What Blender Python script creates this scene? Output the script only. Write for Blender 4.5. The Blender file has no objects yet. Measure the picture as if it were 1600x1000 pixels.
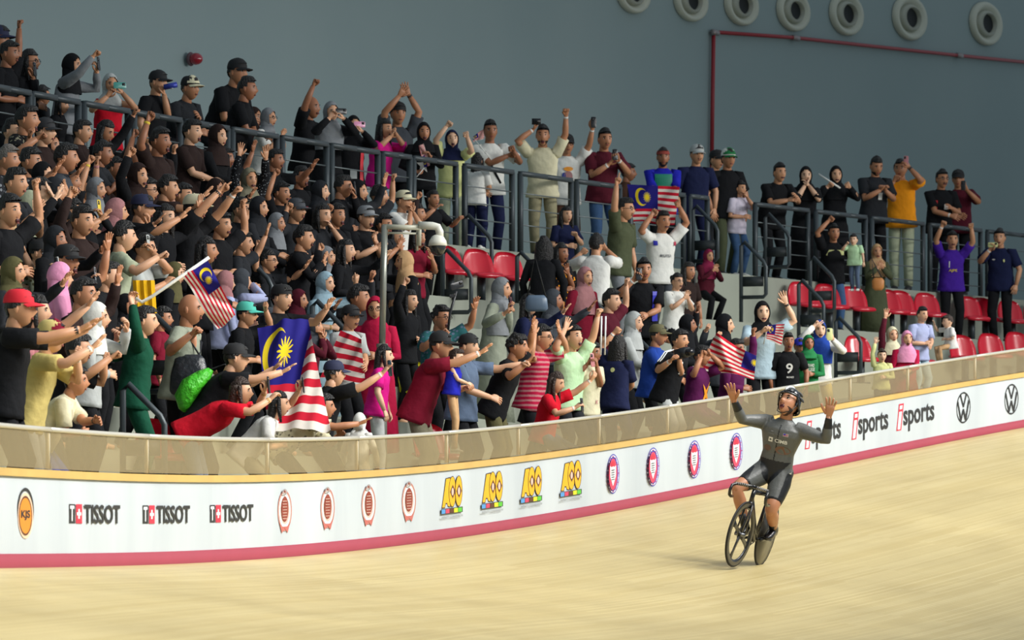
import bpy, math, random
import numpy as np
from mathutils import Vector, Matrix
random.seed(7)
SC = bpy.context.scene
COL = SC.collection
F_PX, HOR, ZC = 8400.0, 800.0, 3.0      # focal length (pixels of a 1600 px frame), horizon row, eye height
V = lambda *a: np.array(a, float)
def unit(v):
    v = np.asarray(v, float); n = np.linalg.norm(v)
    return v / n if n > 1e-9 else V(0, 0, 1)
def at(px, py, s):                       # image point -> place, for a local scale of s pixels per metre
    return V((px - 800) / s, F_PX / s, ZC + (HOR - py) / s)
def pix(p):
    s = F_PX / p[1]
    return 800 + p[0] * s, HOR - (p[2] - ZC) * s

# ------------------------------------------------------------------ materials
def srgb(c):
    return tuple(((x / 255) / 12.92 if x / 255 <= 0.04045 else ((x / 255 + 0.055) / 1.055) ** 2.4) for x in c)
MATS = {}
def new_mat(name):
    m = bpy.data.materials.new(name); m.use_nodes = True
    nt = m.node_tree
    return m, nt, nt.nodes['Principled BSDF']
def mat(name, rgb, rough=0.6, metal=0.0, bump=0.0, bscale=12.0, var=0.0, coat=0.0, spec=0.5):
    if name in MATS: return MATS[name]
    m, nt, b = new_mat(name)
    c = srgb(rgb) + (1,)
    b.inputs['Base Color'].default_value = c
    b.inputs['Roughness'].default_value = rough
    b.inputs['Metallic'].default_value = metal
    b.inputs['Specular IOR Level'].default_value = spec
    if coat: b.inputs['Coat Weight'].default_value = coat
    if bump or var:
        tc = nt.nodes.new('ShaderNodeTexCoord'); nz = nt.nodes.new('ShaderNodeTexNoise')
        nz.inputs['Scale'].default_value = bscale; nz.inputs['Detail'].default_value = 3
        nt.links.new(tc.outputs['Object'], nz.inputs['Vector'])
        if bump:
            bp = nt.nodes.new('ShaderNodeBump'); bp.inputs['Strength'].default_value = bump
            bp.inputs['Distance'].default_value = 0.05
            nt.links.new(nz.outputs['Fac'], bp.inputs['Height']); nt.links.new(bp.outputs['Normal'], b.inputs['Normal'])
        if var:
            mx = nt.nodes.new('ShaderNodeMix'); mx.data_type = 'RGBA'
            mx.inputs['A'].default_value = tuple(x * (1 - var) for x in c[:3]) + (1,)
            mx.inputs['B'].default_value = tuple(min(1, x * (1 + var)) for x in c[:3]) + (1,)
            nt.links.new(nz.outputs['Fac'], mx.inputs['Factor']); nt.links.new(mx.outputs['Result'], b.inputs['Base Color'])
    MATS[name] = m
    return m
def cloth(rgb, pat=None, rgb2=(240, 240, 235)):
    key = 'cloth_%d_%d_%d_%s%s' % (*rgb, pat, rgb2 if pat else '')
    if key in MATS: return MATS[key]
    m = mat(key, rgb, rough=0.9, bump=0.38, bscale=8.0, var=0.2, spec=0.15)  # var darkens the noise hollows, so fold shade is painted into the colour
    if pat:
        nt = m.node_tree; b = nt.nodes['Principled BSDF']
        tc = nt.nodes.new('ShaderNodeTexCoord')
        if pat == 'stripe':
            t = nt.nodes.new('ShaderNodeTexWave'); t.inputs['Scale'].default_value = 6; t.bands_direction = 'Z'; t.inputs['Distortion'].default_value = 1
        else:
            t = nt.nodes.new('ShaderNodeTexVoronoi'); t.inputs['Scale'].default_value = 22 if pat == 'batik' else 40
        nt.links.new(tc.outputs['Object'], t.inputs['Vector'])
        rp = nt.nodes.new('ShaderNodeValToRGB'); rp.color_ramp.interpolation = 'CONSTANT'
        rp.color_ramp.elements[0].color = srgb(rgb2) + (1,); rp.color_ramp.elements[1].color = srgb(rgb) + (1,)
        rp.color_ramp.elements[1].position = {'batik': 0.33, 'stripe': 0.4, 'dots': 0.25}[pat]
        nt.links.new(t.outputs[0], rp.inputs['Fac']); nt.links.new(rp.outputs['Color'], b.inputs['Base Color'])
    return m

# ------------------------------------------------------------------ mesh collector
class MB:
    def __init__(s): s.v = []; s.f = []; s.m = []; s.n = 0; s.uv = None
    def add(s, verts, faces, mi=0):
        verts = np.asarray(verts, float); o = s.n
        s.v.append(verts); s.n += len(verts)
        for f in faces: s.f.append(tuple(i + o for i in f))
        s.m.extend([mi] * len(faces))
    def build(s, name, mats, parent=None, loc=None, smooth=True, sharp=None):
        me = bpy.data.meshes.new(name)
        vs = np.vstack(s.v)
        if loc is not None: vs = vs - np.asarray(loc)
        me.from_pydata(vs.tolist(), [], s.f)
        if not isinstance(mats, (list, tuple)): mats = [mats]
        for m in mats: me.materials.append(m)
        me.polygons.foreach_set('material_index', s.m)
        me.polygons.foreach_set('use_smooth', [smooth] * len(s.f))
        if sharp and hasattr(me, 'set_sharp_from_angle'): me.set_sharp_from_angle(angle=math.radians(sharp))
        me.update()
        o = bpy.data.objects.new(name, me); COL.objects.link(o)
        if loc is not None and parent is None: o.location = loc
        if parent is not None: o.parent = parent
        return o
def tag(o, label=None, cat=None, group=None, kind=None):
    for k, x in (('label', label), ('category', cat), ('group', group), ('kind', kind)):
        if x: o[k] = x
    return o
def empty(name, loc):
    o = bpy.data.objects.new(name, None); o.empty_display_size = 0.1; COL.objects.link(o); o.location = loc
    return o
def loft(mb, cs, ax, ay, rx, ry, seg=10, cap=True, mi=0, power=2.0):
    """rings: centres cs, in-plane axes ax/ay (one or per ring), radii"""
    n = len(cs); a = np.linspace(0, 2 * np.pi, seg, endpoint=False)
    ca, sa = np.cos(a), np.sin(a)
    if power != 2.0:
        ca = np.sign(ca) * np.abs(ca) ** (2 / power); sa = np.sign(sa) * np.abs(sa) ** (2 / power)
    ax = np.asarray(ax, float); ay = np.asarray(ay, float)
    if ax.ndim == 1: ax = np.tile(ax, (n, 1))
    if ay.ndim == 1: ay = np.tile(ay, (n, 1))
    vs = []
    for i in range(n):
        vs.append(np.asarray(cs[i])[None, :] + rx[i] * ca[:, None] * ax[i] + ry[i] * sa[:, None] * ay[i])
    fs = []
    for i in range(n - 1):
        for j in range(seg):
            k = (j + 1) % seg
            fs.append((i * seg + j, i * seg + k, (i + 1) * seg + k, (i + 1) * seg + j))
    vs = np.vstack(vs)
    if cap:
        vs = np.vstack([vs, np.asarray(cs[0])[None], np.asarray(cs[-1])[None]])
        for j in range(seg):
            k = (j + 1) % seg
            fs.append((n * seg, k, j)); fs.append((n * seg + 1, (n - 1) * seg + j, (n - 1) * seg + k))
    mb.add(vs, fs, mi)
def tube(mb, pts, r, seg=8, mi=0, cap=True, up=None):
    pts = [np.asarray(p, float) for p in pts]; n = len(pts)
    if np.isscalar(r): r = [r] * n
    axs, ays = [], []; prev = None
    for i in range(n):
        d = unit(pts[min(i + 1, n - 1)] - pts[max(i - 1, 0)])
        ref = prev if prev is not None else (V(0, 0, 1) if abs(d[2]) < 0.9 else V(0, 1, 0))
        x = unit(np.cross(ref, d)) if prev is None else unit(ref - d * np.dot(ref, d))
        axs.append(x); ays.append(np.cross(d, x)); prev = x
    loft(mb, pts, axs, ays, r, r, seg, cap, mi)
BOXF = [(0, 1, 3, 2), (4, 6, 7, 5), (0, 4, 5, 1), (2, 3, 7, 6), (0, 2, 6, 4), (1, 5, 7, 3)]
def obox(mb, c, ax, ay, az, hx, hy, hz, mi=0):
    c = np.asarray(c, float); vs = []
    for i in (-1, 1):
        for j in (-1, 1):
            for k in (-1, 1): vs.append(c + i * hx * ax + j * hy * ay + k * hz * az)
    mb.add(vs, BOXF, mi)
def bar(mb, a, b, w, h, mi=0, side=None):
    a, b = np.asarray(a, float), np.asarray(b, float); d = unit(b - a)
    x = unit(np.cross(d, V(0, 0, 1))) if side is None else unit(side)
    if abs(d[2]) > 0.95 and side is None: x = V(1, 0, 0)
    obox(mb, (a + b) / 2, d, x, unit(np.cross(d, x)), np.linalg.norm(b - a) / 2, w / 2, h / 2, mi)
def ball(mb, c, R, r, mi=0, seg=8, rings=5):
    """ellipsoid; R = 3x3 columns of axes, r = 3 radii"""
    vs, fs = [], []
    for i in range(rings + 1):
        t = math.pi * i / rings
        for j in range(seg):
            p = 2 * math.pi * j / seg
            vs.append((r[0] * math.sin(t) * math.cos(p), r[1] * math.sin(t) * math.sin(p), r[2] * math.cos(t)))
    for i in range(rings):
        for j in range(seg):
            k = (j + 1) % seg
            fs.append((i * seg + j, (i + 1) * seg + j, (i + 1) * seg + k, i * seg + k))
    mb.add(np.asarray(vs) @ np.asarray(R).T + np.asarray(c), fs, mi)
I3 = np.eye(3)

# ------------------------------------------------------------------ plan of the stand: board line, offsets, terraces
_px = np.array([0, 200, 400, 560, 720, 920, 1160, 1250, 1600, 1900.])
_is = np.polyfit(_px, 1 / np.array([208, 195, 181, 170, 157, 146, 132, 128, 116, 107.]), 2)
_zt = np.polyfit(_px, (800 - np.array([745, 749, 750, 747, 738, 709, 665, 645, 593, 552.])) * np.polyval(_is, _px), 4)
_q = np.linspace(-150, 1900, 83)
_bx = (_q - 800) * np.polyval(_is, _q); _by = F_PX * np.polyval(_is, _q); _bz = ZC + np.polyval(_zt, _q)
def _ext(x, y, z, n, d):                 # straight run-outs beyond the picture
    t0 = unit(V(x[1] - x[0], y[1] - y[0], 0)); t1 = unit(V(x[-1] - x[-2], y[-1] - y[-2], 0))
    k = np.arange(1, n + 1) * d
    return (np.concatenate([x[0] - t0[0] * k[::-1], x, x[-1] + t1[0] * k]),
            np.concatenate([y[0] - t0[1] * k[::-1], y, y[-1] + t1[1] * k]),
            np.concatenate([np.full(n, z[0]), z, z[-1] + 0.05 * np.minimum(k, 12)]))
_bx, _by, _bz = _ext(_bx, _by, _bz, 50, 0.7)
_al = np.concatenate([[0], np.cumsum(np.hypot(np.diff(_bx), np.diff(_by)))])
AL = np.arange(0, _al[-1], 0.25)
BX, BY, BZ = (np.interp(AL, _al, q) for q in (_bx, _by, _bz))
BZ = np.convolve(np.pad(BZ, 4, mode='edge'), np.ones(9) / 9, 'valid')
_tx, _ty = np.gradient(BX), np.gradient(BY); _n = np.hypot(_tx, _ty); TX, TY = _tx / _n, _ty / _n
NX, NY = -TY, TX                          # towards the stand
def plan(o):
    return BX + o * NX, BY + o * NY
def a_of_px(px, o):                       # arclength where the line at offset o crosses image column px
    X, Y = plan(o)
    p = 800 + X * F_PX / Y
    return float(np.interp(px, p, AL))
def P3(a, o, z=0.0):
    return V(np.interp(a, AL, BX) + o * np.interp(a, AL, NX), np.interp(a, AL, BY) + o * np.interp(a, AL, NY), z)
def dirs(a):
    t = V(np.interp(a, AL, TX), np.interp(a, AL, TY), 0); n = V(-t[1], t[0], 0)
    return unit(t), unit(n)
ztop = lambda a: float(np.interp(a, AL, BZ))
BOARD_H, CAP_H, GLASS_H = 0.68, 0.06, 0.31
ZCON = ZC + 3.42                          # concourse floor
O_CON, O_WALL = 5.5, 11.5
ROWS = [(4.6, 5.5, ZC + 2.66)] + [(4.6 - 0.6 * j, 5.2 - 0.6 * j, ZC + 2.66 - 0.42 * j) for j in range(1, 7)]
zfront = lambda a: ztop(a) - 0.36
def terrain(a, o):
    if o >= O_CON: return ZCON
    z = zfront(a)
    for o0, o1, zr in ROWS:
        if o0 <= o < o1: return max(z, zr)
    return z
def strip(name, m, prof, kind='structure', i0=0, i1=None, step=1, uvw=None, smooth=True, closed=False):
    """sweep a profile [(offset, zfun(i))] along the board line"""
    idx = list(range(i0, len(AL) if i1 is None else i1, step)); n = len(prof)
    vs, fs, uvs = [], [], []
    for i in idx:
        for o, zf in prof:
            vs.append((BX[i] + o * NX[i], BY[i] + o * NY[i], zf(i)))
    q = n if closed else n - 1
    for r in range(len(idx) - 1):
        for c in range(q):
            d = (c + 1) % n
            fs.append((r * n + c, r * n + d, (r + 1) * n + d, (r + 1) * n + c))
    mb = MB(); mb.add(vs, fs); o = mb.build(name, m, smooth=smooth)
    me = o.data; uvl = me.uv_layers.new(name='UVMap')
    dist = np.concatenate([[0], np.cumsum([math.dist((prof[c][0], prof[c][1](idx[0])), (prof[c - 1][0], prof[c - 1][1](idx[0]))) for c in range(1, n)])])
    for p in me.polygons:
        for li in p.loop_indices:
            vi = me.loops[li].vertex_index
            uvl.data[li].uv = (AL[idx[vi // n]], dist[vi % n])
    if kind: o['kind'] = kind
    return o
# ------------------------------------------------------------------ track, terraces, wall
def wood_mat():
    m, nt, b = new_mat('track_wood')
    L = nt.links.new; N = nt.nodes.new
    uv = N('ShaderNodeUVMap'); uv.uv_map = 'UVMap'
    mp = N('ShaderNodeMapping'); mp.inputs['Scale'].default_value = (1, 1, 1)
    L(uv.outputs[0], mp.inputs[0])
    br = N('ShaderNodeTexBrick'); br.offset = 0.37; br.inputs['Scale'].default_value = 1
    br.inputs['Brick Width'].default_value = 5.5; br.inputs['Row Height'].default_value = 0.042
    br.inputs['Mortar Size'].default_value = 0.0016; br.inputs['Mortar Smooth'].default_value = 0.3
    br.inputs['Color1'].default_value = srgb((204, 188, 138)) + (1,); br.inputs['Color2'].default_value = srgb((192, 174, 121)) + (1,)
    br.inputs['Mortar'].default_value = srgb((160, 139, 90)) + (1,)
    L(mp.outputs[0], br.inputs['Vector'])
    mp2 = N('ShaderNodeMapping'); mp2.inputs['Scale'].default_value = (0.5, 1.1, 1); L(uv.outputs[0], mp2.inputs[0])
    nz = N('ShaderNodeTexNoise'); nz.inputs['Scale'].default_value = 1.0; nz.inputs['Detail'].default_value = 5; L(mp2.outputs[0], nz.inputs['Vector'])
    rp = N('ShaderNodeValToRGB'); rp.color_ramp.elements[0].position = 0.3; rp.color_ramp.elements[1].position = 0.72
    rp.color_ramp.elements[0].color = (0.84, 0.82, 0.78, 1); rp.color_ramp.elements[1].color = (1.03, 1.02, 1.0, 1)
    L(nz.outputs['Fac'], rp.inputs['Fac'])
    mx = N('ShaderNodeMix'); mx.data_type = 'RGBA'; mx.blend_type = 'MULTIPLY'; mx.inputs['Factor'].default_value = 1
    L(br.outputs['Color'], mx.inputs['A']); L(rp.outputs['Color'], mx.inputs['B']); L(mx.outputs['Result'], b.inputs['Base Color'])
    b.inputs['Roughness'].default_value = 0.42; b.inputs['Specular IOR Level'].default_value = 0.3
    return m
CYC = at(1165, 886, 157)                 # where the bicycle stands on the track
_i = int(np.argmin(np.hypot(BX - CYC[0], BY - CYC[1])))
_w = math.hypot(BX[_i] - CYC[0], BY[_i] - CYC[1])
GRAD = (BZ[_i] - BOARD_H - CYC[2]) / _w
strip('floor_track', wood_mat(), [(-0.02 - w, (lambda i, w=w: BZ[i] - BOARD_H - GRAD * w)) for w in np.linspace(0, 9.5, 20)])
concrete = mat('stand_concrete', (150, 155, 142), rough=0.85, var=0.10, bscale=1.5)
prof = [(0.02, lambda i: BZ[i] - 0.75), (0.02, lambda i: BZ[i] - 0.36)]
for o0, o1, z in ROWS[::-1]:
    f = lambda i, z=z: max(z, BZ[i] - 0.36)
    prof += [(o0 - 0.001, prof[-1][1]), (o0, f), (o1 - 0.002, f)]
prof += [(O_CON - 0.001, prof[-1][1]), (O_CON, lambda i: ZCON), (O_WALL, lambda i: ZCON)]
strip('floor_stand', concrete, prof, smooth=False)
def wall_mat():
    m, nt, b = new_mat('wall_paint'); L = nt.links.new; N = nt.nodes.new
    tc = N('ShaderNodeTexCoord'); nz = N('ShaderNodeTexNoise'); nz.inputs['Scale'].default_value = 0.35; nz.inputs['Detail'].default_value = 4
    L(tc.outputs['Object'], nz.inputs['Vector'])
    rp = N('ShaderNodeValToRGB'); rp.color_ramp.elements[0].color = srgb((132, 150, 152)) + (1,); rp.color_ramp.elements[1].color = srgb((146, 161, 161)) + (1,)
    L(nz.outputs['Fac'], rp.inputs['Fac']); L(rp.outputs['Color'], b.inputs['Base Color'])
    b.inputs['Roughness'].default_value = 0.8
    return m
strip('wall_back', wall_mat(), [(O_WALL, lambda i: ZCON), (O_WALL, lambda i: ZCON + 4.0), (O_WALL, lambda i: ZCON + 10)])

# ------------------------------------------------------------------ advertising board
board = empty('advertising_board', P3(a_of_px(720, 0), 0, ztop(a_of_px(720, 0)) - BOARD_H))
tag(board, 'long white curved advertising board with sponsor logos along the top of the track', 'advertising board')
def sub(o, par, label=None):
    o.parent = par; o.matrix_parent_inverse = Matrix.Translation(-Vector(par.location))
    if 'kind' in o: del o['kind']
    if label: o['label'] = label
    return o
def board_mat():
    m, nt, b = new_mat('board_white'); L = nt.links.new; N = nt.nodes.new
    uv = N('ShaderNodeUVMap'); mp = N('ShaderNodeMapping'); mp.inputs['Scale'].default_value = (0.5, 0.12, 1); L(uv.outputs[0], mp.inputs[0])
    nz = N('ShaderNodeTexNoise'); nz.inputs['Scale'].default_value = 2.0; nz.inputs['Detail'].default_value = 4; L(mp.outputs[0], nz.inputs['Vector'])
    rp = N('ShaderNodeValToRGB'); rp.color_ramp.elements[0].position = .35; rp.color_ramp.elements[1].position = .65
    rp.color_ramp.elements[0].color = srgb((184, 193, 199)) + (1,); rp.color_ramp.elements[1].color = srgb((199, 207, 212)) + (1,)
    L(nz.outputs['Fac'], rp.inputs['Fac']); L(rp.outputs['Color'], b.inputs['Base Color'])
    bp = N('ShaderNodeBump'); bp.inputs['Strength'].default_value = 0.35; bp.inputs['Distance'].default_value = 0.05
    L(nz.outputs['Fac'], bp.inputs['Height']); L(bp.outputs['Normal'], b.inputs['Normal'])
    b.inputs['Roughness'].default_value = 0.5
    return m
RED_H = 0.105
sub(strip('banner_face', board_mat(), [(0.0, lambda i: BZ[i] - BOARD_H + RED_H), (-0.004, lambda i: BZ[i] - 0.3), (0.0, lambda i: BZ[i])], None), board)
sub(strip('kick_strip', mat('kick_red', (158, 56, 72), rough=0.5, var=0.08, bscale=3), [(-0.006, lambda i: BZ[i] - BOARD_H), (-0.006, lambda i: BZ[i] - BOARD_H + RED_H), (0.002, lambda i: BZ[i] - BOARD_H + RED_H)], None), board, 'dark red kick strip along the foot of the board')
sub(strip('wood_cap', mat('cap_wood', (205, 170, 98), rough=0.4, var=0.2, bscale=2.5), [(-0.02, lambda i: BZ[i]), (-0.02, lambda i: BZ[i] + CAP_H), (0.07, lambda i: BZ[i] + CAP_H), (0.07, lambda i: BZ[i] - 0.3)], None, smooth=False), board, 'varnished wooden top edge')

# glass screen above the board: panels in sections, silver rail, clear posts
def glass_mat():
    m, nt, b = new_mat('tinted_screen'); L = nt.links.new; N = nt.nodes.new
    tr = N('ShaderNodeBsdfTransparent'); tr.inputs['Color'].default_value = srgb((226, 214, 186)) + (1,)
    b.inputs['Base Color'].default_value = srgb((170, 154, 120)) + (1,); b.inputs['Roughness'].default_value = 0.12  # tan body colour: own tint plus painted-in haze and track reflection
    mx = N('ShaderNodeMixShader'); mx.inputs[0].default_value = 0.52
    L(tr.outputs[0], mx.inputs[1]); L(b.outputs[0], mx.inputs[2]); L(mx.outputs[0], nt.nodes['Material Output'].inputs['Surface'])
    return m
GL = glass_mat(); SILVER = mat('rail_silver', (205, 202, 190), rough=0.35, metal=0.35)
CLEARP = mat('post_pale', (196, 186, 160), rough=0.3)
gpx = [-150, 78, 232, 420, 560, 700, 812, 938, 1045, 1140, 1240, 1330, 1420, 1525, 1620, 1720, 1830]
gpos = [a_of_px(p, 0.02) for p in gpx]
for n, (a0, a1) in enumerate(zip(gpos[:-1], gpos[1:])):
    root = empty('glass_screen', P3(a0, 0.02, ztop(a0) + CAP_H))
    where = ['below the khaki shirt man', 'below the stair gap', 'below the woman in the red shirt', 'below the large draped flag', 'below the white headscarf child', 'below the man with the toddler', 'below the olive shorts',
             'below the long haired woman in red', 'below the three stripe shirt', 'below the purple jersey', 'behind the cyclist', 'below the green hood', 'below the maroon dress', 'below the lilac shirt man', 'below the empty red seats', 'past the last empty seats'][n]
    tag(root, 'tinted clear screen panel with silver rail ' + where, 'glass screen', 'tinted screen panels on the board')
    aa = np.linspace(a0 + 0.02, a1 - 0.02, max(2, int((a1 - a0) / 0.4) + 2))
    mb = MB(); vs = [P3(a, 0.02, ztop(a) + CAP_H + z) for a in aa for z in (.01, GLASS_H)]
    mb.add(vs, [(2 * i, 2 * i + 2, 2 * i + 3, 2 * i + 1) for i in range(len(aa) - 1)])
    mb.build('glass_panel', GL, root, loc=root.location)
    mb = MB(); tube(mb, [P3(a, 0.02, ztop(a) + CAP_H + GLASS_H) for a in np.linspace(a0, a1, len(aa))], 0.02, 8)
    mb.build('top_rail', SILVER, root, loc=root.location)
    mb = MB(); t, nn = dirs(a0); p = P3(a0, 0.035, ztop(a0) + CAP_H + .01)
    obox(mb, p + V(0, 0, GLASS_H / 2), t, nn, V(0, 0, 1), 0.03, 0.012, GLASS_H / 2)
    mb.build('post', CLEARP, root, loc=root.location)

# ------------------------------------------------------------------ sponsor marks on the board
def bpt(px, fv, lift=0.006):              # image column + height fraction (0 top, 1 foot) on the board face
    a = a_of_px(px, -lift)
    return P3(a, -lift, ztop(a) - fv * BOARD_H)
FONT = None
def text2d(s, bold=0.0, shear=0.0):
    cu = bpy.data.curves.new('t', 'FONT'); cu.body = s; cu.offset = bold; cu.shear = shear; cu.fill_mode = 'FRONT'; cu.resolution_u = 3
    o = bpy.data.objects.new('t', cu); COL.objects.link(o)
    dg = bpy.context.evaluated_depsgraph_get(); me = o.evaluated_get(dg).to_mesh()
    vs = np.array([v.co[:] for v in me.vertices])[:, :2]; fs = [tuple(p.vertices) for p in me.polygons]
    o.evaluated_get(dg).to_mesh_clear(); bpy.data.objects.remove(o); bpy.data.curves.remove(cu)
    vs = (vs - vs.min(0)) / (vs.max(0) - vs.min(0))
    return vs, fs
def ell2d(n=28, r0=0.0):
    a = np.linspace(0, 2 * np.pi, n, endpoint=False); o = np.stack([.5 + .5 * np.cos(a), .5 + .5 * np.sin(a)], 1)
    if r0 <= 0: return o, [tuple(range(n))]
    i = np.stack([.5 + .5 * r0 * np.cos(a), .5 + .5 * r0 * np.sin(a)], 1)
    return np.vstack([o, i]), [(j, (j + 1) % n, n + (j + 1) % n, n + j) for j in range(n)]
def poly2d(pts): return np.array(pts, float), [tuple(range(len(pts)))]
def rect2d(x0=0, y0=0, x1=1, y1=1): return poly2d([(x0, y0), (x1, y0), (x1, y1), (x0, y1)])
class Logo:
    """flat pieces in a unit box, laid on the board between image columns x0..x1 and height fractions f1 (foot) .. f0 (top)"""
    def __init__(s, x0, x1, f0, f1): s.b = (x0, x1, f0, f1); s.mb = MB(); s.mats = []; s.l = 0.005
    def put(s, shape, m, box=(0, 0, 1, 1)):
        if m not in s.mats: s.mats.append(m)
        vs, fs = shape; x0, x1, f0, f1 = s.b; s.l += 0.0012
        out = []
        for u, w in vs:
            u = box[0] + u * (box[2] - box[0]); w = box[1] + w * (box[3] - box[1])
            out.append(bpt(x0 + u * (x1 - x0), f1 + w * (f0 - f1), s.l))
        s.mb.add(out, fs, s.mats.index(m))
    def done(s, label):
        o = s.mb.build('sponsor_logo', s.mats, board, loc=board.location, smooth=False); o['label'] = label
M = lambda n, c: mat('ink_' + n, c, rough=0.5)
INK, INKR, INKW, ORG, BLU, YEL, GRN = M('black', (38, 40, 44)), M('red', (205, 45, 70)), M('white', (232, 236, 238)), M('orange', (224, 138, 40)), M('blue', (70, 66, 170)), M('yellow', (240, 176, 30)), M('green', (90, 190, 60))
RUST, BLUSH, SKY, BRN, ROSE = M('rust', (140, 58, 44)), M('blush', (214, 186, 172)), M('sky', (80, 150, 210)), M('brown', (92, 52, 30)), M('rose', (206, 66, 96))
T_TISSOT = text2d('TISSOT', 0.025); T_SP = text2d('sports', 0.02); T_KJS = text2d('KJS', 0.03); T_CAP = text2d('INFINITY CONVENSION', 0.01); T_T = text2d('T', 0.03)
lg = Logo(27, 53, 0.12, 0.68); lg.put(ell2d(30, .86), INK, (0, .1, 1, 1)); lg.put(ell2d(), M('peach', (240, 200, 170)), (0.04, 0, .96, .9)); lg.put(ell2d(), ORG, (.1, .06, .9, .84)); lg.put(ell2d(30, .9), BRN, (.1, .06, .9, .84)); lg.put(T_KJS, INK, (.24, .36, .78, .56)); lg.done('orange round sponsor disc')
for x0, x1 in ((108, 188), (223, 297), (328, 396)):
    lg = Logo(x0, x1, 0.285, 0.505)
    lg.put(rect2d(), INK, (0, 0, .118, 1)); lg.put(T_T, INKW, (.02, .12, .1, .92)); lg.put(rect2d(), INKR, (.135, 0, .255, 1))
    lg.put(rect2d(), INKW, (.18, .25, .21, .75)); lg.put(rect2d(), INKW, (.152, .42, .238, .58)); lg.put(T_TISSOT, INK, (.3, 0, 1, 1)); lg.done('black and red lettered sponsor logo')
for x in (445, 512, 576, 639):
    lg = Logo(x - 11, x + 11, 0.10, 0.72)
    lg.put(ell2d(), BLUSH, (0, .1, 1, .97)); lg.put(ell2d(30, .9), M('dusty', (186, 120, 110)), (0, .1, 1, .97)); lg.put(ell2d(30, .8), INKW, (.1, .17, .9, .9))
    lg.put(poly2d([(.1, .3), (.3, .06), (.5, .16), (.7, .06), (.9, .3), (.7, .2), (.3, .2)]), M('dustr', (190, 104, 96))); lg.put(ell2d(), RUST, (.26, .3, .76, .84))
    for k in range(7): lg.put(rect2d(), BLUSH, (.36, .36 + k * .062, .66, .372 + k * .062))
    lg.put(ell2d(16, .6), M('steel', (150, 150, 152)), (.34, .86, .66, 1)); lg.done('rust red and pale crest with wreath')
for x in (707, 770, 831, 893):
    lg = Logo(x - 17, x + 16, 0.09, 0.66)
    lg.put(poly2d([(.0, .2), (.2, .96), (.42, .98), (.42, .2), (.3, .22), (.26, .3), (.2, .3), (.16, .2)]), INK); lg.put(poly2d([(.03, .22), (.22, .94), (.4, .95), (.4, .22), (.3, .25), (.26, .33), (.19, .33), (.15, .22)]), YEL)
    for ex in (.34, .64):
        lg.put(ell2d(), INK, (ex, .2, ex + .35, 1)); lg.put(ell2d(), YEL, (ex + .02, .22, ex + .33, .98)); lg.put(poly2d([(.5, 0), (1, .5), (.5, 1), (0, .5)]), BRN, (ex + .06, .42, ex + .32, .78)); lg.put(ell2d(16), BLUSH, (ex + .13, .5, ex + .24, .7))
    lg.put(rect2d(), INK, (-.02, .05, 1.0, .19))
    for k, c in enumerate((SKY, ROSE, BRN, M('lemon', (226, 226, 40)), GRN)): lg.put(rect2d(), c, (.0 + k * .197, .065, .18 + k * .197, .175))
    lg.put(T_CAP, M('grey', (110, 112, 116)), (0, -.06, 1, .0)); lg.done('yellow cartoon style 400 sponsor mark over colour bars')
for x in (958, 1020.5, 1085, 1150.5):
    lg = Logo(x - 10, x + 10, 0.085, 0.72)
    lg.put(ell2d(36), BLU); lg.put(ell2d(36), INKW, (.05, .03, .95, .97)); lg.put(ell2d(36), BLU, (.09, .05, .91, .95)); 
    for k in range(24):
        a = k * math.pi / 12; lg.put(ell2d(6), INKW if k % 2 else ROSE, (.5 + .42 * math.cos(a) - .04, .5 + .44 * math.sin(a) - .016, .5 + .42 * math.cos(a) + .04, .5 + .44 * math.sin(a) + .016))
    lg.put(ell2d(36), ROSE, (.17, .1, .83, .9)); lg.put(poly2d([(.27, .72), (.4, .68), (.5, .72), (.6, .68), (.73, .72), (.72, .45), (.5, .2), (.28, .45)]), INKW)
    lg.put(ell2d(16), INKR, (.36, .7, .64, .84))
    for k in range(5): lg.put(rect2d(), M('grey', (110, 112, 116)), (.38, .36 + k * .06, .62, .385 + k * .06))
    lg.done('blue and red oval seal with white shield')
for x0, x1 in ((1192, 1246), (1259, 1314), (1332, 1388), (1402, 1460)):
    lg = Logo(x0, x1, 0.10, 0.66)
    s2 = lambda x, y: (x + .06 * (y - .5), y)
    lg.put(poly2d([s2(0, .1), s2(.13, .1), s2(.15, .98), s2(.02, .98)]), INKR); lg.put(poly2d([s2(.03, .14), s2(.10, .14), s2(.115, .72), s2(.04, .72)]), INKW); lg.put(poly2d([s2(.045, .8), s2(.115, .8), s2(.12, .92), s2(.045, .92)]), INKW)
    lg.put(T_SP, INK, (.17, .02, 1, .84)); lg.done('red and black lettered sponsor logo')
for x in (1505.5, 1580.5):
    lg = Logo(x - 11, x + 11, 0.10, 0.70)
    lg.put(ell2d(36, .9), INK)
    th = .085
    def line(p, q):
        p, q = V(*p, 0)[:2], V(*q, 0)[:2]; d = (q - p) / np.linalg.norm(q - p); n = V(-d[1], d[0], 0)[:2] * th / 2
        lg.put(poly2d([p + n, q + n, q - n, p - n]), INK)
    for p, q in (((.29, .92), (.5, .52)), ((.71, .92), (.5, .52)), ((.1, .72), (.33, .1)), ((.33, .1), (.5, .45)), ((.5, .45), (.67, .1)), ((.67, .1), (.9, .72))): line(p, q)
    lg.done('black round monogram sponsor mark')

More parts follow.
